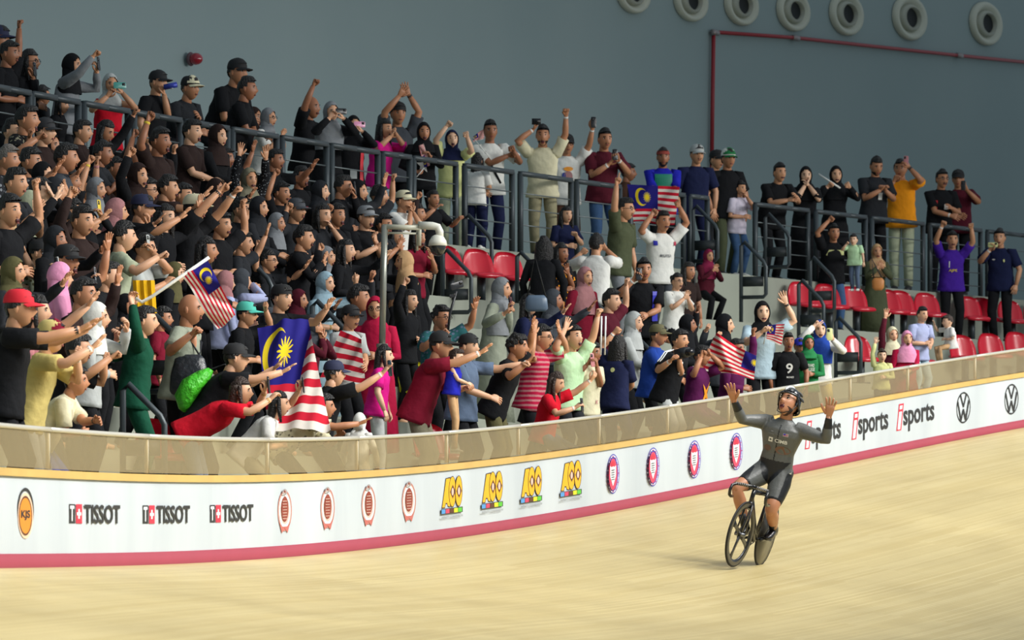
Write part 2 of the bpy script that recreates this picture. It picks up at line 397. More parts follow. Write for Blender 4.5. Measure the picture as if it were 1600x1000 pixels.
# ------------------------------------------------------------------ back wall fittings
def wallpt(px, py, lift=0.0):
    a = a_of_px(px, O_WALL - lift); p = P3(a, O_WALL - lift); s = F_PX / p[1]
    return V(p[0], p[1], ZC + (HOR - py) / s), a
CREAM = mat('vent_cream', (186, 188, 172), rough=0.5); DARK = mat('vent_dark', (18, 24, 26), rough=0.7)
for n, (px, py, r) in enumerate(((987, -10, 31), (1077, 2, 31.5), (1156, 8, 32), (1237, 17, 32), (1320, 22, 33.5), (1419, 28, 35), (1538, 37, 34))):
    c, a = wallpt(px, py, 0.01); t, nn = dirs(a); s = F_PX / c[1]; R = r / s
    root = empty('air_vent', c); nx = V(1, 0, 0) * 0
    tag(root, 'round cream wall vent, ' + ('leftmost, cut by the picture top' if n == 0 else ['', 'second from the left end', 'third from the left end', 'middle one of the row', 'fifth from the left end', 'second from the right end', 'rightmost and lowest one'][n]), 'air vent', 'round vents on the back wall')
    out = -nn; side = t; upv = V(0, 0, 1)
    # true rings lie on the wall; widened along it so that they look as round as nozzles swivelled to the hall
    ww = 1 / max(0.3, abs(t[0])); ww = min(ww, 1.75)
    def ring(rs, ds, m, name):
        mb = MB(); seg = 28; vs, fs = [], []
        for rr, dd in zip(rs, ds):
            for j in range(seg):
                q = 2 * math.pi * j / seg; vs.append(c + side * rr * R * ww * math.cos(q) + upv * rr * R * math.sin(q) + out * dd)
        for i in range(len(rs) - 1):
            for j in range(seg):
                k = (j + 1) % seg; fs.append((i * seg + j, i * seg + k, (i + 1) * seg + k, (i + 1) * seg + j))
        mb.add(vs, fs); return mb.build(name, m, root, loc=c)
    ring([1.0, 1.0, .93, .78, .66, .62], [0, .05, .09, .08, .03, 0.02], CREAM, 'flange')
    ring([.62, .60, .46, .44], [.02, .07, .12, .04], mat('vent_inner', (158, 160, 146), rough=.5), 'nozzle_ring')
    ring([.45, .2, .001], [.04, .02, .02], DARK, 'duct_opening')
PIPE = mat('pipe_red', (150, 34, 44), rough=0.45)
mb = MB(); pts = [wallpt(1112, 262, .07)[0], wallpt(1113.5, 150, .07)[0], wallpt(1115, 52, .07)[0]]; tube(mb, pts, 0.035, 8)
tube(mb, [wallpt(x, y, .07)[0] for x, y in ((1115, 50), (1243, 59), (1370, 73), (1500, 87), (1640, 101))], 0.032, 8)
pipe = mb.build('fire_pipe', PIPE, loc=pts[0]); tag(pipe, 'red fire main pipe running up and along the grey back wall', 'pipe')
for x, y in ((1117, 51), (1243, 59.5), (1499, 87)):
    mb = MB(); c, a = wallpt(x, y, .08); t, nn = dirs(a); tube(mb, [c - t * .1, c + t * .1], .05, 10)
    o = mb.build('pipe_coupling', mat('coupling', (150, 140, 140), rough=.4, metal=.6), pipe, loc=pts[0])
c, a = wallpt(306, 92, 0.15); t, nn = dirs(a)
root = empty('alarm_bell', c); tag(root, 'shiny red round alarm bell on grey back wall', 'alarm bell')
Rb = np.stack([t, -nn, V(0, 0, 1)], 1)
mb = MB(); ball(mb, c, Rb, (.1, .1, .085), seg=18, rings=12); mb.build('dome', mat('bell_red', (150, 10, 34), rough=.15, coat=.6), root, loc=c)
mb = MB(); ball(mb, c + nn * .08 , Rb, (.1, .05, .1), seg=14, rings=8); mb.build('base_plate', mat('bell_base', (96, 70, 76)), root, loc=c)

# ------------------------------------------------------------------ concourse guard rail sections
STEEL = mat('rail_steel', (62, 70, 74), rough=0.45, metal=0.3); WIRE = mat('rail_wire', (110, 118, 120), rough=0.4, metal=0.5)
RH = 1.05
def guard(px0, px1, label):
    a0, a1 = a_of_px(px0, O_CON + .06), a_of_px(px1, O_CON + .06)
    root = empty('guard_rail', P3(a0, O_CON + .06, ZCON)); tag(root, label, 'guard rail', 'dark steel guard rails along the upper walkway')
    for a in (a0, a1):
        mb = MB(); t, nn = dirs(a); obox(mb, P3(a, O_CON + .06, ZCON + RH / 2 - .02), t, nn, V(0, 0, 1), .03, .03, RH / 2 + .02); mb.build('post', STEEL, root, loc=root.location)
    n = max(2, int((a1 - a0) / .8) + 1); aa = np.linspace(a0, a1, n + 1)
    mb = MB()
    for b0, b1 in zip(aa[:-1], aa[1:]): bar(mb, P3(b0, O_CON + .06, ZCON + RH), P3(b1, O_CON + .06, ZCON + RH), .07, .06)
    mb.build('top_rail', STEEL, root, loc=root.location)
    for k in range(4):
        mb = MB(); tube(mb, [P3(b, O_CON + .06, ZCON + .16 + k * .21) for b in aa], .009, 6); mb.build('wire', WIRE, root, loc=root.location)
for x0, x1, w in ((-20, 45, 'at the far left end'), (50, 122, 'below the black headscarf woman'), (131, 200, 'below the red vest woman'), (209, 281, 'below the cream cap man'), (290, 355, 'below the leaning black cap men'), (363, 432, 'below the grey headscarf woman in white'),
                  (441, 510, 'below the bald man with raised fist'), (518, 590, 'below the women filming with phones'), (598, 640, 'beside the pink shirt woman'), (646, 712, 'below the black headscarf woman with small flag'), (726, 800, 'below the white shirt strap man'), (813, 892, 'below the cream shirt man'), (901, 968, 'below the maroon shirt man'),
                  (985, 1068, 'below the teal and blue jersey man'), (1078, 1105, 'below the white cap man'), (1180, 1262, 'under the man leaning in black'), (1275, 1352, 'below the black headscarf woman with a white stick'), (1362, 1442, 'below the orange shirt man'), (1453, 1532, 'below the maroon jersey man'), (1543, 1640, 'at the far right end, nobody behind')):
    guard(x0, x1, 'dark steel guard rail with thin wires ' + w)

# aisle handrails: bent tube loops standing on the terraces
def handrail(px, py, s_row, label, w=0.34, h=0.95, two=True):
    o0 = ROWS[s_row][0] + .12 if s_row >= 0 else O_CON + .02
    a = a_of_px(px, o0); p = P3(a, o0); s = F_PX / p[1]; t, nn = dirs(a)
    top = ZC + (HOR - py) / s; z0 = terrain(a, o0)
    root = empty('aisle_handrail', V(p[0], p[1], z0)); tag(root, label, 'handrail', 'aisle handrails on the terrace steps')
    f = -nn
    q0 = V(p[0], p[1], 0); R = 0.028; zz = lambda z: V(0, 0, z)
    mb = MB(); tube(mb, [q0 + zz(z0), q0 + zz(top - .06), q0 + zz(top) + f * .05, q0 + f * w + zz(top - .28), q0 + f * (w + .04) + zz(top - .36), q0 + f * (w + .04) + zz(top - .74), q0 + f * w + zz(top - .78), q0 + zz(top - .78)], R, 8)
    mb.build('bent_tube', STEEL, root, loc=root.location)
    mb = MB(); obox(mb, q0 + f * (w / 2) + zz(top - .56), f, t, V(0, 0, 1), w / 2, .008, .07); mb.build('infill_plate', mat('infill', (44, 50, 52), rough=.5), root, loc=root.location)
handrail(1158, 378, 0, 'bent steel aisle handrail beside the seated maroon headscarf woman')
handrail(1248, 438, 1, 'bent steel aisle handrail at the stair by the first right hand seats')
handrail(1196, 334, -1, 'bent steel handrail at the walkway corner by the man leaning in black')
handrail(1266, 402, 0, 'bent steel aisle handrail below the yellow and black shirt man')
handrail(1306, 496, 2, 'bent steel aisle handrail under the jeans of the man holding a child')
handrail(726, 336, -1, 'bent steel handrail held by the girl in black')
handrail(692, 390, 0, 'bent steel aisle handrail behind the white dome camera')
handrail(808, 394, 0, 'bent steel aisle handrail by the empty red seats in the middle')
handrail(1083, 322, -1, 'bent steel handrail beside the navy shirt of the grey cap man')
handrail(372, 395, 2, 'bent steel aisle handrail beside the woman with raised fist')
handrail(488, 470, 4, 'bent steel aisle handrail in front of the pale blue dress')
handrail(82, 398, 3, 'bent steel aisle handrail behind the phone with white case')
handrail(222, 480, 5, 'bent steel aisle handrail beside the dark green jacket')
handrail(192, 600, 6, 'bent steel aisle handrail at the foot of the left stair', h=.6)
handrail(905, 452, 2, 'bent steel aisle handrail beside the pink headscarf woman')
handrail(983, 520, 4, 'bent steel aisle handrail behind the blue shirt and camouflage cap')

# ------------------------------------------------------------------ seats
SEATR, SEATY = mat('seat_red', (200, 16, 44), rough=0.22, coat=.3), mat('seat_yellow', (226, 216, 40), rough=0.25)
def seat(px, row, label, m=SEATR):
    o = (ROWS[row][0] + ROWS[row][1]) / 2 + .1 if row >= 0 else 1.0
    a = a_of_px(px, o); z = terrain(a, o); p = P3(a, o, z); t, nn = dirs(a); nn = unit(nn * .80 + t * .60); t = V(nn[1], -nn[0], 0)
    root = empty('stadium_seat', p); tag(root, label, 'seat', 'plastic stadium seats in rows')
    W = 0.22
    mb = MB(); us = np.linspace(-1, 1, 9); vs = np.linspace(0, 1, 7); P = []
    for w in (0, 1):
        for v in vs:
            ww = W * (1 - .28 * max(0, v - .45) ** 2 / .3)
            for u in us:
                P.append(p + t * u * ww + nn * (.12 + .10 * v - .07 * u * u - .025 * w) * 1 + V(0, 0, .36 + .36 * v - .05 * abs(u) ** 3 * v))
    fs = []; nu = 9; nv = 7
    for w in (0, 1):
        for i in range(nv - 1):
            for j in range(nu - 1):
                b = w * nu * nv + i * nu + j; q = (b, b + 1, b + nu + 1, b + nu); fs.append(q if w else q[::-1])
    for i in range(nv - 1):
        for j in (0, nu - 1):
            b = i * nu + j; fs.append((b, b + nu, b + nu + nu * nv, b + nu * nv))
    for j in range(nu - 1):
        b = (nv - 1) * nu + j; fs.append((b, b + 1, b + 1 + nu * nv, b + nu * nv))
    mb.add(P, fs); mb.build('seat_back', m, root, loc=p)
    mb = MB(); cs, ax, rx, ry = [], [], [], []
    for v in np.linspace(0, 1, 6):
        cs.append(p + nn * (.14 - .42 * v) + V(0, 0, .37 - .03 * math.sin(math.pi * v) + (.02 if v < .9 else -.02))); rx.append(W * (.96 if v < .9 else .85)); ry.append(.028)
    loft(mb, cs, t, V(0, 0, 1), rx, ry, 14, power=3); mb.build('seat_pan', m, root, loc=p)
    mb = MB(); obox(mb, p + V(0, 0, .17), t, nn, V(0, 0, 1), .03, .06, .17); obox(mb, p + V(0, 0, .02), t, nn, V(0, 0, 1), .09, .12, .02); mb.build('pedestal', STEEL, root, loc=p)
for px, row, l in ((703, 0, 'behind the dome camera handrail, leftmost of the empty trio'), (752, 0, 'middle of the empty trio above the grey robe'), (798, 0, 'just behind the grey headscarf'),
                   (1256, 0, 'behind the waving hand by the stair'), (1296, 0, 'left of the jeans of the man holding a child'), (1338, 0, 'half hidden by the jeans leg'), (1392, 0, 'right behind the raised maroon arm'), (1412, 0, 'left of the lilac shirt man'), (1452, 0, 'right behind the lilac shirt man'),
                   (1518, 0, 'between the two standing men'), (1540, 0, 'behind the left leg of the navy polo man'), (1582, 0, 'right of the navy polo man, upper row'), (1622, 0, 'cut by the right edge, upper row'),
                   (1345, 2, 'single one below the man holding a child'), (1508, 2, 'lower row, left of the navy trousers'), (1552, 2, 'lower row, below the navy trousers'), (1594, 2, 'lower row at the right edge'), (1432, 2, 'lower row behind the pink headscarf'), (680, 6, 'beside the hem of the maroon shirt'), (252, 6, 'beside the dark leather bag')):
    seat(px, row, 'glossy red stadium seat ' + l)
seat(655, 4, 'yellow stadium seat behind the maroon shirt man shoulder', SEATY)
# ------------------------------------------------------------------ people
SKINS = [(214, 164, 130), (198, 144, 108), (180, 124, 90), (156, 102, 72), (226, 182, 150), (130, 84, 60)]
EYEW, IRIS, LIPM, MOUTH, TEETH = mat('eye_white', (225, 222, 215), .3), mat('iris_dark', (26, 18, 14), .2), mat('lip', (132, 66, 60), .5), mat('mouth_dark', (70, 16, 18), .5), mat('teeth', (228, 224, 214), .3)
def skin(i): return mat('skin_%d' % i, SKINS[i], rough=0.5, var=0.06, bscale=20)
HAIRM = [mat('hair_black', (20, 17, 16), .5, bump=.6, bscale=60), mat('hair_brown', (52, 34, 24), .5, bump=.6, bscale=60), mat('hair_grey', (112, 106, 100), .6, bump=.6, bscale=60)]
A_, B_, C_ = 0.077, 0.096, 0.120
def head_def(d, open_=0.0):
    """unit directions (left, forward, up) -> head surface points, chin to crown about 0.235"""
    x, y, z = d[:, 0].copy(), d[:, 1].copy(), d[:, 2].copy()
    lo = np.clip(-z, 0, 1)
    wx = 1 - 0.30 * lo ** 1.6
    fb = np.where(y < 0, 1 - 0.45 * lo ** 1.3, 1 - 0.10 * lo)
    X = A_ * x * wx; Y = B_ * y * fb + 0.012 * lo; Z = C_ * z
    front = np.clip(y, 0, 1)
    g = lambda cx, cz, sx, sz: np.exp(-((X - cx) / sx) ** 2 - ((Z - cz) / sz) ** 2)
    Y += front * (0.024 * g(0, -0.028, .014, .016) + 0.012 * g(0, -0.008, .011, .025) + 0.006 * g(0, .028, .05, .012) - 0.012 * (g(.031, .006, .017, .014) + g(-.031, .006, .017, .014))
                  + 0.006 * g(0, -.064, .026, .012) + 0.010 * g(0, -.098, .024, .016) + .004 * (g(.045, -.03, .02, .02) + g(-.045, -.03, .02, .02)))
    Z -= open_ * .018 * np.clip((-Z - .05) / .04, 0, 1) * front
    return np.stack([X, Y, Z], 1)
def sph(nu, nv):
    d, f = [], []
    for i in range(nv + 1):
        t = math.pi * i / nv
        for j in range(nu):
            p = 2 * math.pi * j / nu
            d.append((math.sin(t) * math.sin(p), math.sin(t) * math.cos(p), math.cos(t)))
    for i in range(nv):
        for j in range(nu):
            k = (j + 1) % nu
            f.append((i * nu + j, (i + 1) * nu + j, (i + 1) * nu + k, i * nu + k))
    return np.array(d), f
SD, SF = sph(24, 18)
HEADS = {o: head_def(SD, o) for o in (0.0, 1.0)}
FD, FF = sph(40, 30)
def face_pt(x, z, o=0.0, lift=0.0):
    y = math.sqrt(max(0.02, 1 - (x / A_) ** 2 - (z / C_) ** 2)); p = head_def(unit(V(x / A_, y, z / C_))[None], o)[0]
    return V(x, p[1] + lift, p[2] if o else z)
def head_mesh(mb, R, c, open_, k, glasses, fine=False, brow=0.0):
    """material slots: 0 skin 1 eye white 2 iris 3 lip 4 mouth 5 teeth 6 hair(brow/beard)"""
    o = 1.0 if open_ else 0.0
    T = lambda p: np.asarray(p) * k @ R.T + c
    mb.add(T(head_def(FD, o) if fine else HEADS[o]), FF if fine else SF, 0)
    def el(p, r, mi, seg=8, rings=4): ball(mb, T(p), R, np.array(r) * k, mi, seg, rings)
    for sx in (-1, 1):
        el(face_pt(sx * .031, .006, 0, .001), (.0135, .006, .0062), 1); el(face_pt(sx * .030, .006, 0, .0050), (.0085, .0035, .0064), 2); el(face_pt(sx * .031, .0135, 0, .002), (.0155, .006, .0026), 6)
        el(face_pt(sx * .032, .027 + brow, 0, .001), (.0205, .007, .0056), 6); el(V(sx * .076, -.008, -.005), (.008, .018, .03), 0)
    if open_ == 1:
        p = face_pt(0, -.070, 0, -.004); el(p, (.024, .012, .024), 4, 12, 6); el(p + V(0, .005, .015), (.016, .005, .004), 5); el(p + V(0, .008, .021), (.026, .006, .005), 3); el(p + V(0, .007, -.022), (.022, .006, .005), 3)
    elif open_ == 2:
        p = face_pt(0, -.064, 0, -.002); el(p, (.028, .009, .012), 4, 10, 5); el(p + V(0, .003, .003), (.022, .005, .005), 5); el(p + V(0, .006, -.011), (.024, .006, .004), 3)
    else:
        p = face_pt(0, -.064, 0, 0); el(p + V(0, 0, .003), (.023, .005, .004), 3); el(p + V(0, 0, -.005), (.02, .006, .005), 3)
def glasses_mesh(R, c, k, name, root, m, off):
    mb = MB(); T = lambda p: np.asarray(p) * k @ R.T + c
    for sx in (-1, 1):
        q = [face_pt(sx * .033 + .022 * math.cos(a), .004 + .017 * math.sin(a), 0, 0) for a in np.linspace(0, 2 * np.pi, 13)]
        yy = max(p[1] for p in q) + .004
        tube(mb, [T((p[0], yy, .004 + .017 * math.sin(a))) for p, a in zip(q, np.linspace(0, 2 * np.pi, 13))], .0026 * k, 5)
        tube(mb, [T((sx * .055, yy, .006)), T((sx * .079, .02, .006)), T((sx * .08, -.02, .0))], .002 * k, 4)
    tube(mb, [T((-.011, .1, .006)), T((.011, .1, .006))], .0025 * k, 4)
    return mb.build(name, m, root, loc=off)
def sel(cond, scale, R, c, k, extra=None):
    d = SD; h = HEADS[0.0] * np.asarray(scale)
    keep = [f for f in SF if all(cond(HEADS[0.0][i]) for i in f)]
    if extra is not None: h = extra(h)
    used = sorted({i for f in keep for i in f}); mp = {u: n for n, u in enumerate(used)}
    return (h[used] * k) @ R.T + c, [tuple(mp[i] for i in f) for f in keep]
def hair_mesh(style, R, c, k, T, F, Nb, root, m, off):
    mb = MB()
    def cond(p):
        x, y, z = p
        if y > .045: return z > .052
        if y > .0: return z > .016
        if y > -.045: return z > -.02
        return z > -.075
    v, f = sel(cond, (1.10, 1.10, 1.16), R, c, k); lo_ = (v - c) @ R / k; v = v + ((R[:, 1] * .016 + R[:, 2] * .012) * k * np.clip((lo_[:, [1]] - .03) / .06, 0, 1)) * (style in ('short', 'curly')) + np.sin(v * 95 / k + len(PEOPLE)) * .0055 * k; mb.add(v, f)
    v, f = sel(lambda p: cond(p) , (1.04, 1.03, 1.03), R, c, k); mb.add(v, [q[::-1] for q in f])
    up = R[:, 2]; fw = R[:, 1]; lf = R[:, 0]
    if style in ('long', 'bob', 'tail'):
        L = {'long': .40, 'bob': .2, 'tail': .32}[style] * k
        cs, rx, ry, axs, ays = [], [], [], [], []
        for u in np.linspace(0, 1, 6):
            cs.append(c + fw * (-.035 - .03 * u) * k + up * .06 * k * (1 - u) - V(0, 0, 1) * u * L - F * .02 * u)
            wx = {'long': .092 + .02 * math.sin(3 * u), 'bob': .094 - .01 * u, 'tail': .08 * (1 - .7 * u)}[style]
            rx.append(wx * k); ry.append((.066 - .025 * u) * k); axs.append(lf); ays.append(fw)
        loft(mb, cs, axs, ays, rx, ry, 10)
        if style != 'tail':
            for sx in (-1, 1): tube(mb, [c + (lf * sx * .078 + up * .05 + fw * .01) * k, c + (lf * sx * .088 - up * .04 + fw * .01) * k, c + lf * sx * .086 * k - V(0, 0, L * .9) + fw * .03 * k], [.018 * k, .024 * k, .012 * k], 6)
    if style == 'bun': ball(mb, c + (-fw * .1 + up * .06) * k, R, np.array((.045, .04, .04)) * k)
    if style == 'curly':
        for q in range(22):
            a = random.uniform(0, 6.3); z = random.uniform(.02, 1); r = math.sqrt(1 - z * z)
            if r * math.cos(a) > .75: continue
            ball(mb, c + (lf * r * math.sin(a) * .08 + fw * r * math.cos(a) * .095 + up * (z * .118 + .008)) * k, R, np.array((.026,) * 3) * k, seg=6, rings=4)
    return mb.build('hair', m, root, loc=off)
def scarf_mesh(R, c, k, Nb, Td, Ld, Fd, root, m, off, longd=0.16, wide=1.0):
    mb = MB()
    def cond(p):
        x, y, z = p
        return not (y > .03 and (x / .062) ** 2 + ((z + .012) / .082) ** 2 < 1)
    for sc, rev in ((1.16, 0), (1.09, 1)):
        v, f = sel(cond, (sc, sc * .99, sc * .985), R, c, k); mb.add(v, [q[::-1] for q in f] if rev else f)
    # under-chin drape spreading over neck, shoulders and chest
    up = R[:, 2]; fw = R[:, 1]; lf = R[:, 0]
    q0 = c - up * .05 * k - fw * .015 * k
    cs = [q0 + up * .03 * k, q0 - up * .055 * k, Nb * .6 + q0 * .4 + Fd * .012, Nb - Td * .02 * k + Fd * .012, Nb - Td * .10 * k + Fd * .012, Nb - Td * longd * k + Fd * .02]
    rx = [.082, .080, .092, .135, .185 * wide, .170 * wide]; ry = [.086, .088, .088, .105, .125, .135]
    axs = [lf, lf, unit(lf + Ld), Ld, Ld, Ld]; ays = [fw, fw, unit(fw + Fd), Fd, Fd, Fd]
    loft(mb, cs, axs, ays, np.array(rx) * k, np.array(ry) * k, 16, cap=False)
    return mb.build('headscarf', m, root, loc=off)
def cap_mesh(R, c, k, root, m, off, back=False, brim=True, panel=None, name='cap', tall=1.0):
    up = R[:, 2]; fw = R[:, 1] * (-1 if back else 1); lf = R[:, 0]
    mb = MB(); cs, rx, ry = [], [], []
    for u in np.linspace(0, 1, 7):
        a = u * math.pi / 2
        cs.append(c + (up * (.036 + .094 * tall * math.sin(a)) - R[:, 1] * .004) * k); rx.append(.0865 * k * max(.02, math.cos(a) ** .6)); ry.append(.104 * k * max(.02, math.cos(a) ** .6))
    loft(mb, cs, lf, R[:, 1], rx, ry, 16, cap=False); ball(mb, cs[-1], R, np.array((.009, .009, .005)) * k)
    if panel:
        pass
    o = mb.build(name, m, root, loc=off)
    if brim:
        mb = MB(); n = 9; vs = []
        for s in (0, 1):
            for rr in (0, 1):
                for q in np.linspace(-1, 1, n):
                    a = q * 1.15; b = c + (up * (.040 - .012 * q * q - .018 * rr * 1.0 - .005 * s) + lf * math.sin(a) * (.083 + .004 * rr) + fw * (math.cos(a) * .100 + rr * (.075 * math.cos(q * 1.35) ** .7))) * k
                    vs.append(b)
        fs = []
        for q in range(n - 1):
            fs += [(q, q + 1, n + q + 1, n + q), (2 * n + q, 3 * n + q, 3 * n + q + 1, 2 * n + q + 1), (n + q, n + q + 1, 3 * n + q + 1, 3 * n + q)]
        mb.add(vs, fs); b = mb.build('brim', panel or m, o, loc=off)
    if panel:
        mb = MB(); v, f = sel(lambda p: p[1] > .02 and p[2] > .04, (1.22, 1.20, 1.20), R, c, k); mb.add(v, f); mb.build('front_panel', panel, o, loc=off)
    return o
# hands: wrist at origin, z to the fingertips, x thumb side, -y palm
def make_hand(kind):
    mb = MB(); X, Y, Z = np.eye(3)
    loft(mb, [V(0, 0, -.03), V(0, 0, 0), V(.002, 0, .03), V(.002, 0, .062), V(0, .001, .088)], X, Y, [.025, .026, .035, .041, .040], [.018, .017, .0165, .0145, .011], 10, power=2.6)
    bend = {'o': (-4, 10, 8), 'f': (75, 95, 60), 'g': (34, 52, 34), 'p': (75, 95, 60), 'r': (18, 26, 18), 'v': (75, 95, 60)}[kind]
    for i, (bx, L, r, sp) in enumerate(((.031, .070, .0092, 9), (.011, .078, .0095, 3), (-.010, .073, .0092, -4), (-.029, .058, .0082, -12))):
        bd = bend
        if kind == 'p' and i == 0 or kind == 'v' and i < 2: bd = (2, 4, 3)
        if kind in 'fpv' and bd[0] > 50: sp *= .2
        if kind == 'o': sp *= 1.5
        p = V(bx, 0, .080); pts = [p - V(0, 0, .02), p]; a = 0
        for seg, b in zip((.46, .30, .24), bd):
            a += math.radians(b); s = math.radians(sp); p = p + L * seg * V(math.sin(s) * math.cos(a), -math.sin(a), math.cos(a) * math.cos(s)); pts.append(p)
        tube(mb, pts, [r * 1.1, r * 1.08, r, r * .92, r * .7], 6)
    th = {'o': [(.024, -.002, .012), (.050, -.006, .040), (.068, -.010, .066), (.078, -.012, .090)], 'f': [(.022, -.006, .015), (.040, -.020, .045), (.030, -.036, .070), (.006, -.042, .078)],
          'g': [(.022, -.004, .012), (.044, -.022, .040), (.046, -.036, .066), (.040, -.044, .090)], 'r': [(.024, -.004, .012), (.044, -.014, .040), (.052, -.022, .066), (.054, -.028, .088)]}
    tube(mb, [V(*q) for q in th.get(kind, th['f'])], [.0145, .0135, .0115, .0082], 6)
    return np.vstack(mb.v), mb.f
HANDS = {k_: make_hand(k_) for k_ in 'ofgprv'}
def ik(S, W, l1, l2, pole):
    d = W - S; L = np.linalg.norm(d); u = unit(d); L2 = min(L, (l1 + l2) * .995); W = S + u * L2
    x = (l1 * l1 - l2 * l2 + L2 * L2) / (2 * L2); h = math.sqrt(max(0, l1 * l1 - x * x))
    p = pole - u * np.dot(pole, u); p = unit(p)
    return S + u * x + p * h, W
PEOPLE = []; PLACED = []; PCNT = [0]
C = {}
def cc(name): return C[name] if isinstance(name, str) else name
CNAMES = dict(black=(24, 25, 28), coal=(40, 42, 46), white=(224, 224, 218), cream=(214, 208, 176), grey=(128, 132, 136), lgrey=(176, 180, 178), dgrey=(66, 70, 76), navy=(28, 34, 66), red=(206, 24, 44), crimson=(172, 24, 62), maroon=(120, 22, 44), wine=(84, 26, 40), pink=(226, 150, 186), magenta=(214, 30, 136),
    olive=(76, 82, 60), sage=(164, 172, 146), khaki=(196, 178, 110), tan=(196, 158, 116), brown=(74, 50, 38), dbrown=(46, 34, 32), mint=(190, 226, 180), green=(20, 74, 54), kelly=(40, 120, 70), teal=(40, 90, 94), denim=(92, 108, 132), jean=(64, 92, 130), sky=(176, 200, 212), lblue=(148, 176, 190), blue=(34, 66, 150), lilac=(170, 178, 214), lav=(208, 200, 216), purple=(70, 36, 150),
    plum=(86, 26, 74), orange=(236, 150, 30), yellow=(226, 196, 50), lemon=(214, 218, 150), rose=(186, 122, 126), dusty=(164, 116, 118), stone=(128, 124, 104), grob=(142, 148, 132), aqua=(84, 196, 176), gold=(176, 140, 72), royal=(36, 40, 170), moss=(92, 88, 58))
C.update(CNAMES)
def person(x, y, label, yaw=60, h=1.68, top='black', sl='tee', bot='black', head='short', hcol=None, hands=(), sk=None, mouth=0, lean=0.13, slean=0.0, look=None, pitch=0.0, roll=0.0, row=None, glasses=False, beard=False, pat=None, pat2='white', bands=None, robe=False, o=None, dress=None, decal=None, fat=1.07, group=None, collar=None, shoes=None, dz=0.0, scarf_long=.16, panel=None, hk=1.0):
    """x, y: image place of the head centre. hands: (image x, y, kind[, reach]) or preset letters"""
    PCNT[0] += 1; rnd = random.Random(PCNT[0] * 13 + 5)
    sk = sk if sk is not None else rnd.choice([0, 1, 1, 2, 2, 3])
    # --- find the terrace that carries a body of this height below this head
    k0 = h / 1.745; best = None
    cand = [(.45, -2), (.65, -2), (.88, -2)] + [((r0 + r1) / 2 + q, j) for j, (r0, r1, _) in enumerate(ROWS) for q in (-.2, -.06, .08, .2)] + [(5.86, -1), (6.35, -1), (6.9, -1)]
    if o is not None: cand = [(o, row)]
    elif row is not None: cand = [c_ for c_ in cand if c_[1] == row]
    cl = math.cos(lean)
    for oo, j in cand:
        a = a_of_px(x, oo); p = P3(a, oo); s = F_PX / p[1]; zh = ZC + (HOR - y) / s
        zf = terrain(a, oo); need = zh - zf - dz
        nominal = k0 * (.93 + .50 * cl + .18)
        cost = abs(need - nominal) / .12
        if need > nominal: cost *= 1.5
        for q in PLACED:
            dd = math.hypot(q[0] - p[0], q[1] - p[1])
            if dd < .5: cost += (.5 - dd) * 9
        if best is None or cost < best[0]: best = (cost, oo, a, p, s, zh, zf, need / max(.2, nominal))
    _, oo, a, p, s, zh, zf, ratio = best
    PLACED.append((p[0], p[1]))
    k = k0 * min(1.07, max(.93, ratio)) if h > 1.0 else k0
    kh = k * hk * 1.13; zf += dz
    hy = math.radians(yaw); F = V(math.sin(hy), -math.cos(hy), 0); L = V(math.cos(hy), math.sin(hy), 0); UP = V(0, 0, 1)
    ly = math.radians(look if look is not None else yaw); hF = V(math.sin(ly), -math.cos(ly), 0); hL = V(math.cos(ly), math.sin(ly), 0)
    pr = math.radians(pitch); rr = math.radians(roll)
    fw = hF * math.cos(pr) + UP * math.sin(pr); upv = UP * math.cos(pr) - hF * math.sin(pr)
    lf = hL * math.cos(rr) + upv * math.sin(rr); upv = unit(np.cross(fw, lf)); R = np.stack([lf, fw, upv], 1)
    Hc = V(p[0], p[1], zh)
    T = unit(UP * math.cos(lean) + F * math.sin(lean) + V(1, 0, 0) * math.sin(slean))
    nd = unit(UP * .75 + T * .25 + F * .12)
    Nb = Hc - nd * .158 * k - fw * .012 * k
    Pv = Nb - T * .52 * k
    base = V(Pv[0], Pv[1], zf)
    off = base
    sw = (.182 if head not in ('scarf', 'long', 'bob', 'bun', 'tail') else .162) * k * (1 + (fat - 1) * .5)
    m_skin = skin(sk); hairm = HAIRM[hcol if isinstance(hcol, int) else 0]
    slots = [m_skin, EYEW, IRIS, LIPM, MOUTH, TEETH, hairm]
    mb = MB(); head_mesh(mb, R, Hc, mouth, kh, glasses, brow=.006 if mouth == 1 else 0)
    tube(mb, [Hc - upv * .05 * k - fw * .02 * k, Hc - nd * .11 * k - fw * .02 * k, Nb - T * .05 * k], np.array([.056, .058, .070]) * k, 10)
    loft(mb, [Pv - T * .06 * k, Pv + T * .1 * k, Pv + T * .3 * k, Pv + T * .44 * k, Nb - T * .02 * k], L, unit(np.cross(T, L)) , np.array([.13, .13, .13, .15, .06]) * k, np.array([.09, .09, .08, .085, .05]) * k, 10)
    ncol = np.cross(T, L); ncol = -unit(ncol)
    # --- legs
    zhip = Pv[2] - .05 * k - zf; legL = .86 * k
    hips = [Pv - T * .05 * k + L * sx * .088 * k for sx in (-1, 1)]; feet, knees = [], []
    for sx, hp in zip((-1, 1), hips):
        ft = V(base[0], base[1], zf) + L * sx * .10 * k + F * rnd.uniform(-.05, .07) + UP * .075 * k
        if zhip < .75 * legL: ft = ft + F * .16
        l1, l2 = .44 * k, .42 * k; D = np.linalg.norm(hp - ft)
        if D > l1 + l2: l1, l2 = l1 * D / (l1 + l2) * 1.003, l2 * D / (l1 + l2) * 1.003
        kn, ft = ik(hp, ft, l1, l2, F + L * sx * .15)
        if robe: ft = V(hp[0], hp[1], zf + .075 * k) + F * .02; kn = hp * .5 + ft * .5
        knees.append(kn); feet.append(ft)
